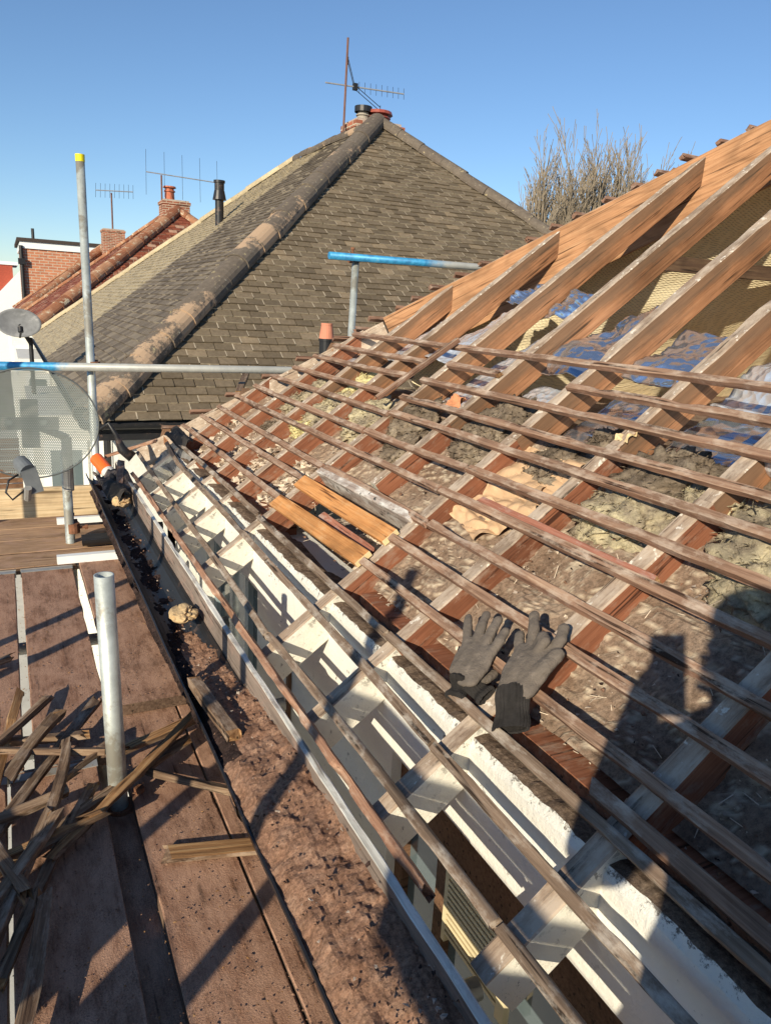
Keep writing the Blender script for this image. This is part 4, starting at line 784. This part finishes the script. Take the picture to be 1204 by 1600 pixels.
# black gutter offcut
b=MB(); K=10
for q0,q1 in ((.055,.05),): 
    ring=lambda x,q:[V(x,4.06+q*math.cos(a),-1.24-q*.8*math.sin(a)+.0) for a in [math.pi*i/K for i in range(K+1)]]
    A=ring(.29,q0);B=ring(.53,q0);A2=ring(.29,q1);B2=ring(.53,q1);k1=K+1
    b.add(A+B+A2+B2,[(j,j+1,k1+j+1,k1+j) for j in range(K)]+[(2*k1+j+1,2*k1+j,3*k1+j,3*k1+j+1) for j in range(K)]+[(0,k1,3*k1,2*k1),(K,2*k1+K,3*k1+K,k1+K)])
tag(b.build('gutter_offcut',[m_blackpl]),'short black gutter offcut lying on the brown crosswise board','gutter offcut')
# broken battens heaped on the boards
DB=[((-.13,1.70),(.192,2.326),.030,.020,'long pale batten leaning to the upper right over the pile'),((-.20,2.15),(.201,1.941),.022,.045,'dark batten running under the near upright'),((.0,1.60),(.485,2.129),.024,.030,'split pointed batten reaching toward the gutter'),
((-.15,1.60),(.42,2.015),.030,.012,'darker batten just under the split pointed one'),((-.15,1.42),(.041,1.729),.028,.05,'short batten at the left edge, ends in the pile'),((-.14,1.28),(.02,1.75),.026,.035,'batten crossing down to the lower left corner'),
((-.02,1.62),(.077,2.04),.026,.06,'steep short batten in the middle of the pile'),((-.09,1.05),(-.0,1.50),.03,.02,'long curved pale batten nearest the camera at the left'),((-.12,1.82),(-.03,2.43),.026,.02,'dark batten pointing away at the left edge'),
((.21,2.02),(.50,2.13),.032,.012,'flat batten whose end touches the gutter'),((.25,1.93),(.49,1.672),.028,.008,'flat sliver running toward the camera beside the gutter'),
((-.30,1.78),(.07,1.825),.026,.02,'batten lying nearly crosswise low in the pile'),((-.22,2.70),(-.032,2.753),.03,.012,'short dark batten end poking in at the left'),
((-.32,2.25),(.15,2.12),.026,.006,'lowest batten across the leftmost boards'),
((-.25,1.95),(.05,2.33),.024,.035,'batten parallel to the long pale one, farther from the camera'),((-.24,2.02),(-.03,1.45),.026,.05,'slanting batten at the far left of the pile'),((-.2,1.62),(.16,1.72),.024,.028,'thin crosswise batten nearest the camera'),((-.077,1.912),(.078,2.184),.03,.055,'short thick batten with a square end on top of the pile'),((-.1,1.30),(.14,1.90),.024,.006,'long batten lying flat under all the others'),((.02,1.86),(.24,2.02),.026,.05,'short stub resting against the near upright'),
]
for i,((xa,ya),(xb,yb),w_,h,l) in enumerate(DB):
    o=timber('broken_batten',V(xa,ya,-1.275+h),V(xb,yb,-1.262+h+.01*(i%3)),(random.uniform(-.4,.4),random.uniform(-.3,.3),1),w_,.018,[random.choice((m_debris,m_debris2,m_debris)),m_debris,m_debris2],rough=.003,ragged=.07,bend=random.uniform(-.015,.015),chip=.008,seg=.03)
    tag(o,l,'batten','broken battens heaped on the scaffold')
# grit and chips over boards
b=MB(); rr=random.Random(9)
for i in range(4200):
    x=rr.uniform(-.25,.60); y=.9+3.0*rr.random()**1.4; z=-1.298; 
    if .217<x<.222: continue
    if .246<x<.455 and y>2.27: z=-1.258
    r=rr.choice((.0007,.0009,.0012,.0015,.0022)) ; el=rr.choice((1,1,1.8)); c=V(x,y,z+r*.4); th=rr.random()*6.28; U=Vector((math.cos(th),math.sin(th),0))*r*el; W_=Vector((-math.sin(th),math.cos(th),0))*r; b.add([c-U-W_*.7,c+U-W_,c+U*.8+W_,c-U+W_*.8,c+Vector((0,0,r))],[(0,1,4),(1,2,4),(2,3,4),(3,0,4)],0 if rr.random()<.8 else 1)
o=b.build('grit',[m_dust,m_debris2]); tag(o,'loose red grit and wood chips over the scaffold boards','debris',kind='stuff')

# orange topped tin, lead scraps and junk at the gutter end
t=thing('spray_tin','orange capped tin with a pale open end lying at the far gutter corner','tin',V(.49,4.83,-1.02))
b=MB(); b.tube(V(.455,4.86,-.985),V(.50,4.70,-1.035),.040,18); b.build('body',[m_orange],t); b=MB(); b.tube(V(.50,4.70,-1.035),V(.512,4.66,-1.048),.041,18); b.tube(V(.512,4.66,-1.048),V(.514,4.652,-1.05),.036,18); b.build('end',[m_tin],t)
def rag(name,P,amp,m,label,cat,sc=4,th=.003):
    o=sheet(name,P,24,24,amp,m,None,sc=sc); s2=o.modifiers.new('t','SOLIDIFY'); s2.thickness=th; tag(o,label,cat); return o
m_lead=plain('grey lead sheet',(.19,.18,.17),.8,metal=.0,var=.4,scale=18,bmp=.3); m_poly=plain('black polythene',(.03,.026,.024),.75,var=.4,bmp=.4,spec=.2,dirt=(.2,.15,.12),dirtpos=.52)
rag('lead_sheet',[RP(.02,4.50,-.02),RP(.19,4.55,-.015),RP(.20,4.20,-.05),RP(.03,4.18,-.10)],.05,m_lead,'crumpled grey lead sheet over the far end of the eaves','lead sheet')
rag('plastic_sheet',[RP(.17,4.66,.03),RP(.26,4.72,.02),RP(.27,4.30,.0),RP(.18,4.28,.0)],.03,m_poly,'torn black polythene at the foot of the hip','plastic sheet',5)
rag('plastic_sheet',[V(.40,4.55,-1.02),V(.56,4.60,-.99),V(.60,4.12,-1.0),V(.47,4.10,-1.08)],.05,m_poly,'black plastic bent over the far gutter end','plastic sheet',5)
o=timber('loose_batten',V(.56,4.55,-.93),V(.50,4.18,-1.05),(0,0,1),.04,.03,[m_rotten,m_rotten],rough=.004,ragged=.03,chip=.02); tag(o,'crumbling wood stub standing above the tin at the gutter corner','batten')
o=timber('loose_batten',V(.50,4.90,-.97),V(.80,4.72,-.84),(0,0,1),.03,.02,[m_rotten,m_rotten],rough=.005,ragged=.05,chip=.02); tag(o,'rotten stick bridging from the tin to the first rafter foot','batten')
# hanging cable and sleeve by the tall upright
b=MB(); b.path([V(.49,4.86,-.80),V(.53,4.84,-.76),V(.57,4.83,-.83),V(.60,4.82,-.92),V(.66,4.80,-.97)],[.012,.012,.014,.03,.035],10); tag(b.build('cable',[m_blackpl],smooth=True),'black looped cable with a swollen sleeve beside the tall upright','cable')

# ------------------------------------------------------------------ perforated satellite dish
dish=thing('satellite_dish','large grey green perforated satellite dish beside the scaffold rail','satellite dish',V(.25,4.1,-.9),'satellite dishes')
def dish_mesh(a,b_,depth,pitch,hole,M,parent,m,rimm):
    vs=[];fs=[];dx=pitch*math.sqrt(3);K=6; idx={}
    def P(x,y): return (x,y,-depth*(1-(x/a)**2-(y/b_)**2))
    def vid(x,y):
        k=(round(x,5),round(y,5))
        if k not in idx: idx[k]=len(vs); vs.append(P(x,y))
        return idx[k]
    R=pitch; j=0; yy=-b_
    while yy<b_:
        xx=-a+(dx/2 if j%2 else 0)
        while xx<a:
            if (xx/(a-.008))**2+(yy/(b_-.008))**2<1:
                o_=[vid(xx+R*math.sin(math.pi/3*i),yy+R*math.cos(math.pi/3*i)) for i in range(K)]
                if any(abs(xx-hx)<.016 and abs(yy-hy)<.012 for hx,hy in ((-.1,0),(.05,0))): fs.append(tuple(o_))
                else:
                    ii=[len(vs)+i for i in range(K)]; vs.extend(P(xx+R*hole*math.sin(math.pi/3*i),yy+R*hole*math.cos(math.pi/3*i)) for i in range(K))
                    for i in range(K): fs.append((o_[i],o_[(i+1)%K],ii[(i+1)%K],ii[i]))
            xx+=dx
        yy+=1.5*R; j+=1
    o=mesh('reflector',vs,fs,[m],parent,M)
    b=MB(); b.path([P(a*math.cos(t),b_*math.sin(t)) for t in [2*math.pi*i/64 for i in range(65)]],.004,8,caps=False); b.build('rim',[rimm],o,M); return o
# dish faces back toward the camera side and slightly up
dc=V(.085,3.95,-.615); nrm=Vector((-.05,-.985,.16)).normalized(); up=Vector((0,0,1)); xa=up.cross(nrm).normalized(); ya=nrm.cross(xa)
Md=Matrix(((xa.x,ya.x,nrm.x,dc.x),(xa.y,ya.y,nrm.y,dc.y),(xa.z,ya.z,nrm.z,dc.z),(0,0,0,1)))
dish_mesh(.30,.262,.045,.0052,.50,Md,dish,m_dish,m_dishdk)
b=MB(); b.box((-.17,-.03,-.075),(.12,.03,-.055),M=Md); b.box((-.05,-.12,-.09),(.03,.12,-.076),M=Md); b.tube(Md@Vector((-.01,0,-.08)),V(.245,4.14,-.72),.02,10); b.tube(V(.245,4.14,-.72),V(.245,4.14,-1.0),.026,12); b.build('bracket',[m_galvdull],dish)
b=MB(); b.path([Md@Vector((-.02,-.25,-.02)),Md@Vector((-.03,-.31,.10)),V(.04,3.60,-.90)],.012,8); b.path([V(.04,3.60,-.90),V(.045,3.56,-.84)],.016,8); b.build('lnb_arm',[m_galvdull],dish)
l0=V(.055,3.60,-.775); b=MB(); b.tube(l0+Vector((-.02,.03,.02)),l0+Vector((-.035,.06,.035)),.032,16); b.box((-.035,-.03,-.095),(.03,.02,.012),M=Matrix.Translation(l0)@Matrix.Rotation(-.25,4,'Y')); b.tube(l0+Vector((-.005,.0,.0)),l0+Vector((-.03,.05,.025)),.036,16); b.build('lnb',[plain('dark grey casing',(.13,.14,.15),.45,bmp=0)],dish)
b=MB(); b.path([V(.03,3.60,-.86),V(-.02,3.60,-.90),V(-.045,3.62,-.87),V(-.03,3.64,-.82),V(.01,3.66,-.80)],.005,6); b.build('cable',[m_blackpl],dish,smooth=True)
d2=thing('satellite_dish','small weathered solid grey satellite dish on the far white bay','satellite dish',V(.25,10.2,-1.2),'satellite dishes')
nr2=Vector((.05,-.95,.30)).normalized(); xa=up.cross(nr2).normalized(); ya=nr2.cross(xa); c2=V(.150,10.0,-.375); M2=Matrix(((xa.x,ya.x,nr2.x,c2.x),(xa.y,ya.y,nr2.y,c2.y),(xa.z,ya.z,nr2.z,c2.z),(0,0,0,1)))
b=MB(); K=32
vs_=[(0,0,-.04)]+[((k/8)*.245*math.cos(2*math.pi*i/K),(k/8)*.17*math.sin(2*math.pi*i/K),-.04*(1-(k/8)**2)) for k in range(1,9) for i in range(K)]
b.add(vs_,[(0,1+i,1+(i+1)%K) for i in range(K)]+[(1+(k-1)*K+i,1+k*K+i,1+k*K+(i+1)%K,1+(k-1)*K+(i+1)%K) for k in range(1,8) for i in range(K)])
b.build('reflector',[m_greydish],d2,M2,smooth=True).modifiers.new('t','SOLIDIFY').thickness=.004
b=MB(); b.tube(M2@Vector((0,0,-.05)),V(.27,10.2,-.62),.025,8); b.tube(V(.27,10.2,-.55),V(.27,10.2,-1.25),.025,8); b.path([M2@Vector((0,-.17,0)),M2@Vector((0,-.16,.22))],.012,6); b.tube(M2@Vector((0,-.16,.2)),M2@Vector((0,-.10,.19)),.03,10); b.build('bracket',[m_blackpl],d2)

# ------------------------------------------------------------------ vent pot, aerials
vt=thing('vent_pipe','black vent pipe with a terracotta tapered top beyond the hip','vent pipe',V(2.21,5.5,-.9))
b=MB(); b.tube(V(2.21,5.5,-.9),V(2.21,5.5,-.235),.055,18); b.tube(V(2.21,5.5,-.255),V(2.21,5.5,-.235),.06,18); b.build('pipe',[m_blackpl],vt); b=MB(); b.tube(V(2.21,5.5,-.235),V(2.21,5.5,-.125),.058,18,r1=.042); b.tube(V(2.21,5.5,-.135),V(2.21,5.5,-.12),.045,18); b.build('terracotta_top',[plain('salmon clay',(.55,.22,.14),.8,var=.12)],vt)
m_alu=plain('aluminium',(.5,.5,.5),.4,metal=.5,bmp=0); m_mast=plain('rusty mast',(.16,.08,.06),.7)
def aerial(name,label,base,top,boom0,boom1,n,el,group='tv aerials',folded=True,r=1.0,yaw=(0,1,0)):
    t=thing(name,label,'aerial',Vector(base),group); b=MB(); b.tube(base,top,.02*r,8); b.build('mast',[m_mast],t)
    b=MB(); b.tube(boom0,boom1,.012*r,6); B0=Vector(boom0);B1=Vector(boom1); b.build('boom',[m_alu],t)
    b=MB(); e=Vector(el)
    for i in range(n):
        p=B0.lerp(B1,.42+.58*i/(n-1) if folded else i/(n-1)); b.tube(p-e,p+e,.004*r,5)
    if folded:
        for sgn in (1,-1):
            q=B0.lerp(B1,.36); 
            for dz in (0,.06): b.path([q+Vector((0,0,dz-.03)),q+Vector((-.13 if sgn>0 else .50,0,(.34 if sgn>0 else -.30)+dz))],.006,6)
            b.path([q+Vector((-.13 if sgn>0 else .50,0,(.34 if sgn>0 else -.30)-.03)),q+Vector((-.13 if sgn>0 else .50,0,(.34 if sgn>0 else -.30)+.09))],.006,6)
        b.box((-.035,-.04,-.05),(.035,.04,.05),M=Matrix.Translation(B0.lerp(B1,.37)))
    b.build('elements',[m_blackpl],t)
aerial('tv_aerial','big tv aerial with open reflector wings on the brown roof chimney',V(5.40,13.0,2.4),V(5.43,13.0,4.33),V(5.05,13.0,3.60),V(6.52,13.0,3.66),9,(0.02,.05,.10))
aerial('tv_aerial','wide tv aerial with long thin rods on the red house chimney',V(5.1,28.1,2.9),V(5.1,28.1,4.0),V(4.6,28.1,4.05),V(7.0,28.1,3.98),5,(.06,.3,.75),folded=False,r=1.5)
aerial('tv_aerial','small distant tv aerial standing on the second chimney',V(5.0,40.5,2.9),V(5.0,40.5,4.7),V(4.3,40.5,4.75),V(6.0,40.5,4.85),9,(.05,.3,.35),folded=False,r=2.0)

# ------------------------------------------------------------------ trees
m_bark=plain('pale twig bark',(.21,.17,.125),.9,var=.4,scale=2,bmp=0)
def bare_tree(H,W,seed,nst=17,name='bare_tree'):
    rr=random.Random(seed); b=MB()
    def limb(p,d,L,r,k,lev):
        pts=[p]; q=p.copy(); dd=d.copy(); n=5
        for i in range(n): dd=(dd+Vector((rr.gauss(0,.07),rr.gauss(0,.07),.03))).normalized(); q=q+dd*(L/n); pts.append(q.copy())
        b.path(pts,[max(.013,r*(1-.75*i/n)) for i in range(n+1)],3 if lev else 6,caps=False)
        if lev<2:
            for i in range(k):
                f=(i+rr.random())/k; f=.12+.88*f; pi=pts[int(f*n)].lerp(pts[min(n,int(f*n)+1)],f*n-int(f*n)) if f<1 else pts[n]; a=rr.random()*6.28; nd=(dd*1.5+Vector((math.cos(a),math.sin(a),.1))*rr.uniform(.35,.65)).normalized()
                limb(pi,nd,(L*.30 if lev==0 else L*.5)*rr.uniform(.6,1.1)*(1.15-.5*f),.022 if lev==0 else .013,5,lev+1)
    b.path([Vector((0,0,0)),Vector((.05,0,H*.2))],[.35,.28],8)
    for i in range(nst):
        a=rr.random()*6.28; s_=rr.random()**.5; st=Vector((0,0,H*rr.uniform(.08,.2))); h=H*(1-.22*s_*s_)*rr.uniform(.9,1.0)-st.z; d=Vector((math.cos(a)*s_*W/h,math.sin(a)*s_*W/h,1)).normalized(); limb(st,d,h*1.0,.08,34,0)
    return b.build(name,[m_bark])
TREES=[(25.0,31.0,13.9,1.0,1,'fullest bare upright tree, second from the left behind the roof'),(23.4,31.2,13.1,.9,2,'leftmost tall bare tree in the row behind the roof'),(27.2,31.6,14.3,1.1,3,'tall bare tree right of the fullest one'),(29.6,32.6,13.6,.9,4,'rightmost tall bare tree, lower than its neighbour'),(20.9,31.0,8.6,.9,5,'small bare tree just past the end of the brown roof')]
for x,y,h,w_,sd_,l in TREES:
    o=bare_tree(h,w_,sd_); o.location=(x,y,0); tag(o,l,'tree','bare trees behind the houses')
# slatted fence seen below the dish and a paler plot beyond
b=MB()
for i in range(10): b.box((-2.2,24.0,.12+.17*i),(.55,24.03,.26+.17*i))
for x in (-2.2,-.8,.5): b.box((x,24.031,0),(x+.1,24.12,1.95))
tag(b.build('slatted_fence',[m_brown]),'dark brown slatted fence seen under the perforated dish','fence')

# ------------------------------------------------------------------ work gloves
def mk_knit(name,c0,c1,sc=320,dustc=None):
    m,nt,b=mat(name); v=coords(nt,rand=False); c=ramp(nt,noi(nt,v,22,6,.7),[(.3,c0),(.7,c1)])
    if dustc: c=mix(nt,ramp(nt,noi(nt,v,40,5,.8),[(.55,bw(0)),(.8,bw(.7))]),c,dustc)
    nt.links.new(c,b.inputs['Base Color']); b.inputs['Roughness'].default_value=.92; b.inputs['Specular IOR Level'].default_value=.15
    vo=N(nt,'ShaderNodeTexVoronoi'); vo.inputs['Scale'].default_value=sc; nt.links.new(v,vo.inputs['Vector']); bump(nt,b,vo.outputs['Distance'],.5,.002); return m
m_glove=mk_knit('grey coated knit',(.10,.082,.068),(.155,.128,.107),300,(.26,.21,.17)); m_cuff=mk_knit('black ribbed knit',(.016,.014,.013),(.036,.032,.03),260)
import bmesh
def blob(name,balls,m,parent,O,voxel=.0022,smooth=16):
    """balls: (s,y,t,r,flat) ; welded into one skin"""
    bm=bmesh.new(); Fm=frame(RP(O[0],O[1],0),RP(O[0]+1,O[1],0),nR)
    for (s_,y,t,r,fl) in balls: bmesh.ops.create_icosphere(bm,subdivisions=2,radius=1,matrix=Matrix.Translation((s_-O[0],y-O[1],t))@Matrix.Diagonal((r,r,r*fl,1)))
    me=bpy.data.meshes.new(name); bm.to_mesh(me); bm.free(); o=bpy.data.objects.new(name,me); C.objects.link(o); me.materials.append(m)
    o.parent=parent; o.matrix_local=WT[parent.name].inverted()@Fm
    r_m=o.modifiers.new('r','REMESH'); r_m.mode='VOXEL'; r_m.voxel_size=voxel; r_m.use_smooth_shade=True; sm=o.modifiers.new('s','SMOOTH'); sm.iterations=smooth; sm.factor=.5
    
    for ns,st in ((.030,.0055),(.009,.0022)):
        tx=bpy.data.textures.new('fold','CLOUDS'); tx.noise_scale=ns; dm=o.modifiers.new('d','DISPLACE'); dm.texture=tx; dm.strength=st; dm.texture_coords='LOCAL'
    return o
def chain(pts,n=9,fl=.72):
    out=[]
    for (a,b_) in zip(pts[:-1],pts[1:]):
        for k in range(n+1): u=k/n; q=[a[i]*(1-u)+b_[i]*u for i in range(4)]; q[3]*=1.13; out.append(tuple(q)+(fl,))
    return out
def rib_cuff(pa,pb,wa,wb,ta,tb,parent,th=.013,ribs=26,crumple=0):
    """flattened ribbed tube from the glove wrist pa to its hem pb; w half widths"""
    A=RP(*pa,ta);B=RP(*pb,tb); x=(B-A).normalized(); yv=nR.cross(x).normalized(); n=14;seg=ribs*4; vs=[]
    for i in range(n+1):
        u=i/n; w_=wa+(wb-wa)*u+.002*math.sin(u*9); c=A.lerp(B,u)+nR*(.004*math.sin(u*5+1)+crumple*n3(u*3,1)); h=th*(1-.35*u)+crumple*.5*n3(u*4,7)
        for k in range(seg):
            a=2*math.pi*k/seg; r=1+.045*math.sin(a*ribs); vs.append(c+yv*(w_*r*math.copysign(abs(math.cos(a))**.8,math.cos(a)))+nR*(h*r*math.sin(a)*(1+.15*n3(math.cos(a)*3,u*3)))+x*.004*n3(math.cos(a)*3,2,u)*(1 if i==n else .3))
    fs=[(i*seg+k,i*seg+(k+1)%seg,(i+1)*seg+(k+1)%seg,(i+1)*seg+k) for i in range(n) for k in range(seg)]
    k0=len(vs); 
    for k in range(seg): vs.append(vs[n*seg+k]*.88+ (B-x*.03)*.12)
    fs+=[(n*seg+k,n*seg+(k+1)%seg,k0+(k+1)%seg,k0+k) for k in range(seg)]+[tuple(range(seg))]
    return mesh('cuff',vs,fs,[m_cuff],parent)
def hullballs(P,t,r,fl,n=120,seed=1,dome=.006):
    """fill the outline P=[(s,y[,radius factor])] evenly"""
    rr=random.Random(seed); out=[]; P=[(*p,1.0) if len(p)==2 else p for p in P]
    cs=sum(p[0] for p in P)/len(P); cy=sum(p[1] for p in P)/len(P); m_=len(P)
    for i in range(m_):
        a,b_=P[i],P[(i+1)%m_]
        for k in range(6):
            u=k/6; q=[a[j]*(1-u)+b_[j]*u for j in range(3)]
            for v in (1,.8,.6,.4,.2,.0): out.append((cs+(q[0]-cs)*v,cy+(q[1]-cy)*v,t+dome*(1-v*v),r*(q[2]*v+1*(1-v)),fl))
    return out
GM=.0
g1=thing('work_glove','left of two dusty grey work gloves, palm up with its black cuff crumpled under','glove',RP(.25,1.32,0),'pair of work gloves')
O1=(.27,1.33); t0=.014
bl=hullballs([(.292,1.368),(.303,1.335),(.303,1.305),(.293,1.285),(.258,1.268),(.228,1.262),(.212,1.278,.8),(.210,1.300,.8),(.220,1.330),(.250,1.350)],t0,.0160,.62,dome=.005)
bl+=chain([(.285,1.370,.012,.0125),(.315,1.405,.013,.0118),(.342,1.442,.011,.0100)])+chain([(.300,1.345,.014,.0135),(.340,1.374,.018,.0128),(.372,1.398,.014,.0112)])+chain([(.300,1.317,.014,.0135),(.345,1.336,.019,.0130),(.377,1.351,.016,.0115)])+chain([(.290,1.285,.014,.0140),(.335,1.293,.018,.0128),(.364,1.307,.014,.0112)])
bl+=chain([(.235,1.275,.002,.014),(.255,1.268,-.012,.013),(.275,1.272,-.022,.0115)])
blob('hand_part',bl,m_glove,g1,O1)
rib_cuff((.216,1.300),(.172,1.282),.022,.027,.008,-.004,g1,th=.015,crumple=.012); rib_cuff((.222,1.278),(.224,1.222),.020,.024,-.006,-.010,g1,th=.012,crumple=.014)
g2=thing('work_glove','right of two dusty grey work gloves, larger, with a full black ribbed cuff','glove',RP(.27,1.15,0),'pair of work gloves')
O2=(.31,1.17)
bl=hullballs([(.350,1.222),(.370,1.195),(.382,1.165),(.365,1.142),(.320,1.128),(.280,1.122),(.258,1.130,.75),(.252,1.155,.75),(.262,1.182,.85),(.300,1.206),(.328,1.216)],.018,.0175,.65,dome=.009)
bl+=chain([(.340,1.222,.014,.0130),(.360,1.245,.018,.0125),(.376,1.264,.016,.0112)])+chain([(.360,1.200,.016,.014),(.405,1.238,.026,.0130),(.432,1.270,.024,.0112)])+chain([(.368,1.185,.022,.0135),(.397,1.190,.036,.0130),(.388,1.172,.040,.0125),(.368,1.176,.032,.012)])+chain([(.382,1.158,.016,.0140),(.420,1.162,.022,.0135),(.444,1.178,.022,.0120)])
bl+=chain([(.300,1.140,.020,.020),(.345,1.130,.026,.0185),(.384,1.132,.026,.0150)])
blob('hand_part',bl,m_glove,g2,O2)
rib_cuff((.268,1.156),(.200,1.096),.036,.040,.015,.002,g2,th=.020)
for q in ((.455,1.236,'behind'),): pass

# ------------------------------------------------------------------ the photographer, crouching on the boards with one foot on the battens
F2=Vector((.4544,.8908,0)); R2=Vector((.8908,-.4544,0))
def Q(fw,rt,z): return F2*fw+R2*rt+Vector((0,0,z))
ph=thing('person','person in dark navy work clothes, knee showing at the lower right corner','person',V(.05,-.25,-1.30))
def skinned(name,nodes,edges,mats,parent,fn=None,sub=2,root=0):
    me=bpy.data.meshes.new(name); me.from_pydata([tuple(n[0]) for n in nodes],edges,[]); o=bpy.data.objects.new(name,me); C.objects.link(o); o.location=(0,0,0)
    sk=o.modifiers.new('skin','SKIN'); sb=o.modifiers.new('sub','SUBSURF'); sb.levels=sub; sb.render_levels=sub
    if not me.skin_vertices: me.attributes.new('x','FLOAT','POINT')
    for i,n in enumerate(nodes):
        r=n[1]; r=(r,r) if not isinstance(r,tuple) else r; me.skin_vertices[0].data[i].radius=r; me.skin_vertices[0].data[i].use_root=(i==root)
    dg=bpy.context.evaluated_depsgraph_get(); ev=o.evaluated_get(dg); m2=bpy.data.meshes.new_from_object(ev); bpy.data.objects.remove(o)
    for m in mats: m2.materials.append(m)
    for p in m2.polygons:
        p.use_smooth=True
        if fn: p.material_index=fn(p.center)
    o=bpy.data.objects.new(name,m2); C.objects.link(o); o.parent=parent; o.matrix_local=WT[parent.name].inverted(); return o
nd=[];ed=[]
def add(p,r,par=None):
    nd.append((p,r)); 
    if par is not None: ed.append((par,len(nd)-1))
    return len(nd)-1
pel=add(V(.10,-.20,-.62),(.17,.13)); bel=add(V(.05,-.24,-.42),(.18,.14),pel); che=add(V(.0,-.28,-.24),(.19,.14),bel); nb_=add(V(-.06,-.30,-.09),(.13,.10),che); nk=add(V(-.10,-.30,.0),.056,nb_); hd=add(V(-.125,-.30,.09),(.078,.085),nk); hc=add(V(-.135,-.30,.165),(.08,.09),hd); ht=add(V(-.14,-.31,.235),(.05,.06),hc)
for sg in (1,-1):
    sh=add(V(-.06,-.31,-.12)+R2*(.19*sg),.075,nb_); el=add(V(.0,-.17,-.37)+R2*(.23*sg),.055,sh); wr=add(V(-.05,-.10,-.13)+R2*(.095*sg),.040,el); hp=add(V(-.045,-.090,-.05)+R2*(.072*sg),(.044,.024),wr)
    for k in range(4):
        f0=add(V(-.038,-.072,-.035+.02*k-.03)+R2*((.060)*sg),.0095,hp); f1=add(V(-.030,-.055,-.03+.021*k-.03)+R2*((.030)*sg),.0085,f0)
    th=add(V(-.035,-.085,-.02)+R2*(.050*sg),.011,hp); add(V(-.03,-.07,.005)+R2*(.032*sg),.009,th)
hr=add(V(.20,-.12,-.66),.11,pel); kn=add(V(.498,.272,-.560),.085,hr); an=add(V(.60,.02,-.90),.042,kn); add(V(.70,.12,-.955),.036,an)
hl=add(V(-.02,-.16,-.66),.11,pel); kl=add(V(-.12,.06,-1.10),.08,hl); al=add(V(-.26,-.36,-1.23),.042,kl); add(V(-.26,-.44,-1.265),.036,al)
m_navy=mk_knit('navy cotton',(.012,.018,.032),(.022,.03,.05),200); m_skin=plain('skin',(.55,.33,.24),.6,var=.06,bmp=.05); m_boot=plain('boot leather',(.09,.055,.03),.7)
def pick(c):
    z=c.z-CZ
    if z>.0: return 1
    if z>-.17 and c.y>-.105: return 1
    if z<-1.22 or (c.x>.57 and z<-.87): return 2
    return 0
skinned('body',nd,ed,[m_navy,m_skin,m_boot],ph,pick)
# face and hair
hdir=F2; b=MB(); hc_=V(-.13,-.30,.135)
for sg in (1,-1):
    e=hc_+F2*.078+R2*(.031*sg)+Vector((0,0,.012)); b.tube(e-F2*.004,e+F2*.004,.012,10)
b.build('eyes',[plain('eye',(.08,.06,.05),.3,bmp=0)],ph)
b=MB(); b.path([hc_+F2*.074+Vector((0,0,.02)),hc_+F2*.098+Vector((0,0,-.018)),hc_+F2*.078+Vector((0,0,-.028))],[.007,.012,.008],8); 
for sg in (1,-1): b.path([hc_+R2*(.074*sg)+Vector((0,0,.03)),hc_+R2*(.088*sg)-F2*.01+Vector((0,0,.01)),hc_+R2*(.074*sg)+Vector((0,0,-.025))],[.007,.011,.007],8)
b.build('nose_and_ears',[m_skin],ph,smooth=True)
b=MB(); b.tube(hc_+F2*.076-R2*.022+Vector((0,0,-.052)),hc_+F2*.076+R2*.022+Vector((0,0,-.052)),.005,8); b.build('mouth',[plain('lips',(.40,.18,.14),.5,bmp=0)],ph)
bm=bmesh.new(); bmesh.ops.create_icosphere(bm,subdivisions=4,radius=1)
for v in bm.verts:
    p=v.co.copy(); v.co=Vector((p.x*.086,p.y*.098,p.z*.095))*(1+.05*noise.noise(p*5))
bmesh.ops.delete(bm,geom=[v for v in bm.verts if v.co.z<-.01 and v.co.y>-.03],context='VERTS')
me=bpy.data.meshes.new('hair'); bm.to_mesh(me); bm.free(); me.materials.append(plain('brown hair',(.06,.035,.02),.8,bmp=.8)); o=bpy.data.objects.new('hair',me); C.objects.link(o); o.parent=ph; o.matrix_local=WT[ph.name].inverted()@(Matrix.Translation(hc_+Vector((0,0,.035)))@Matrix.Rotation(-math.radians(27),4,'Z')); so_=o.modifiers.new('t','SOLIDIFY'); so_.thickness=.006
# phone, its lens at the point of view
Cm=cam.matrix_world; b=MB(); b.box((-.052,-.135,.004),(.022,.020,.0125),M=Cm); p_=b.build('phone',[m_blackpl]); bv=p_.modifiers.new('b','BEVEL'); bv.width=.003; bv.segments=2; tag(p_,'black phone held up by the crouching person','phone')
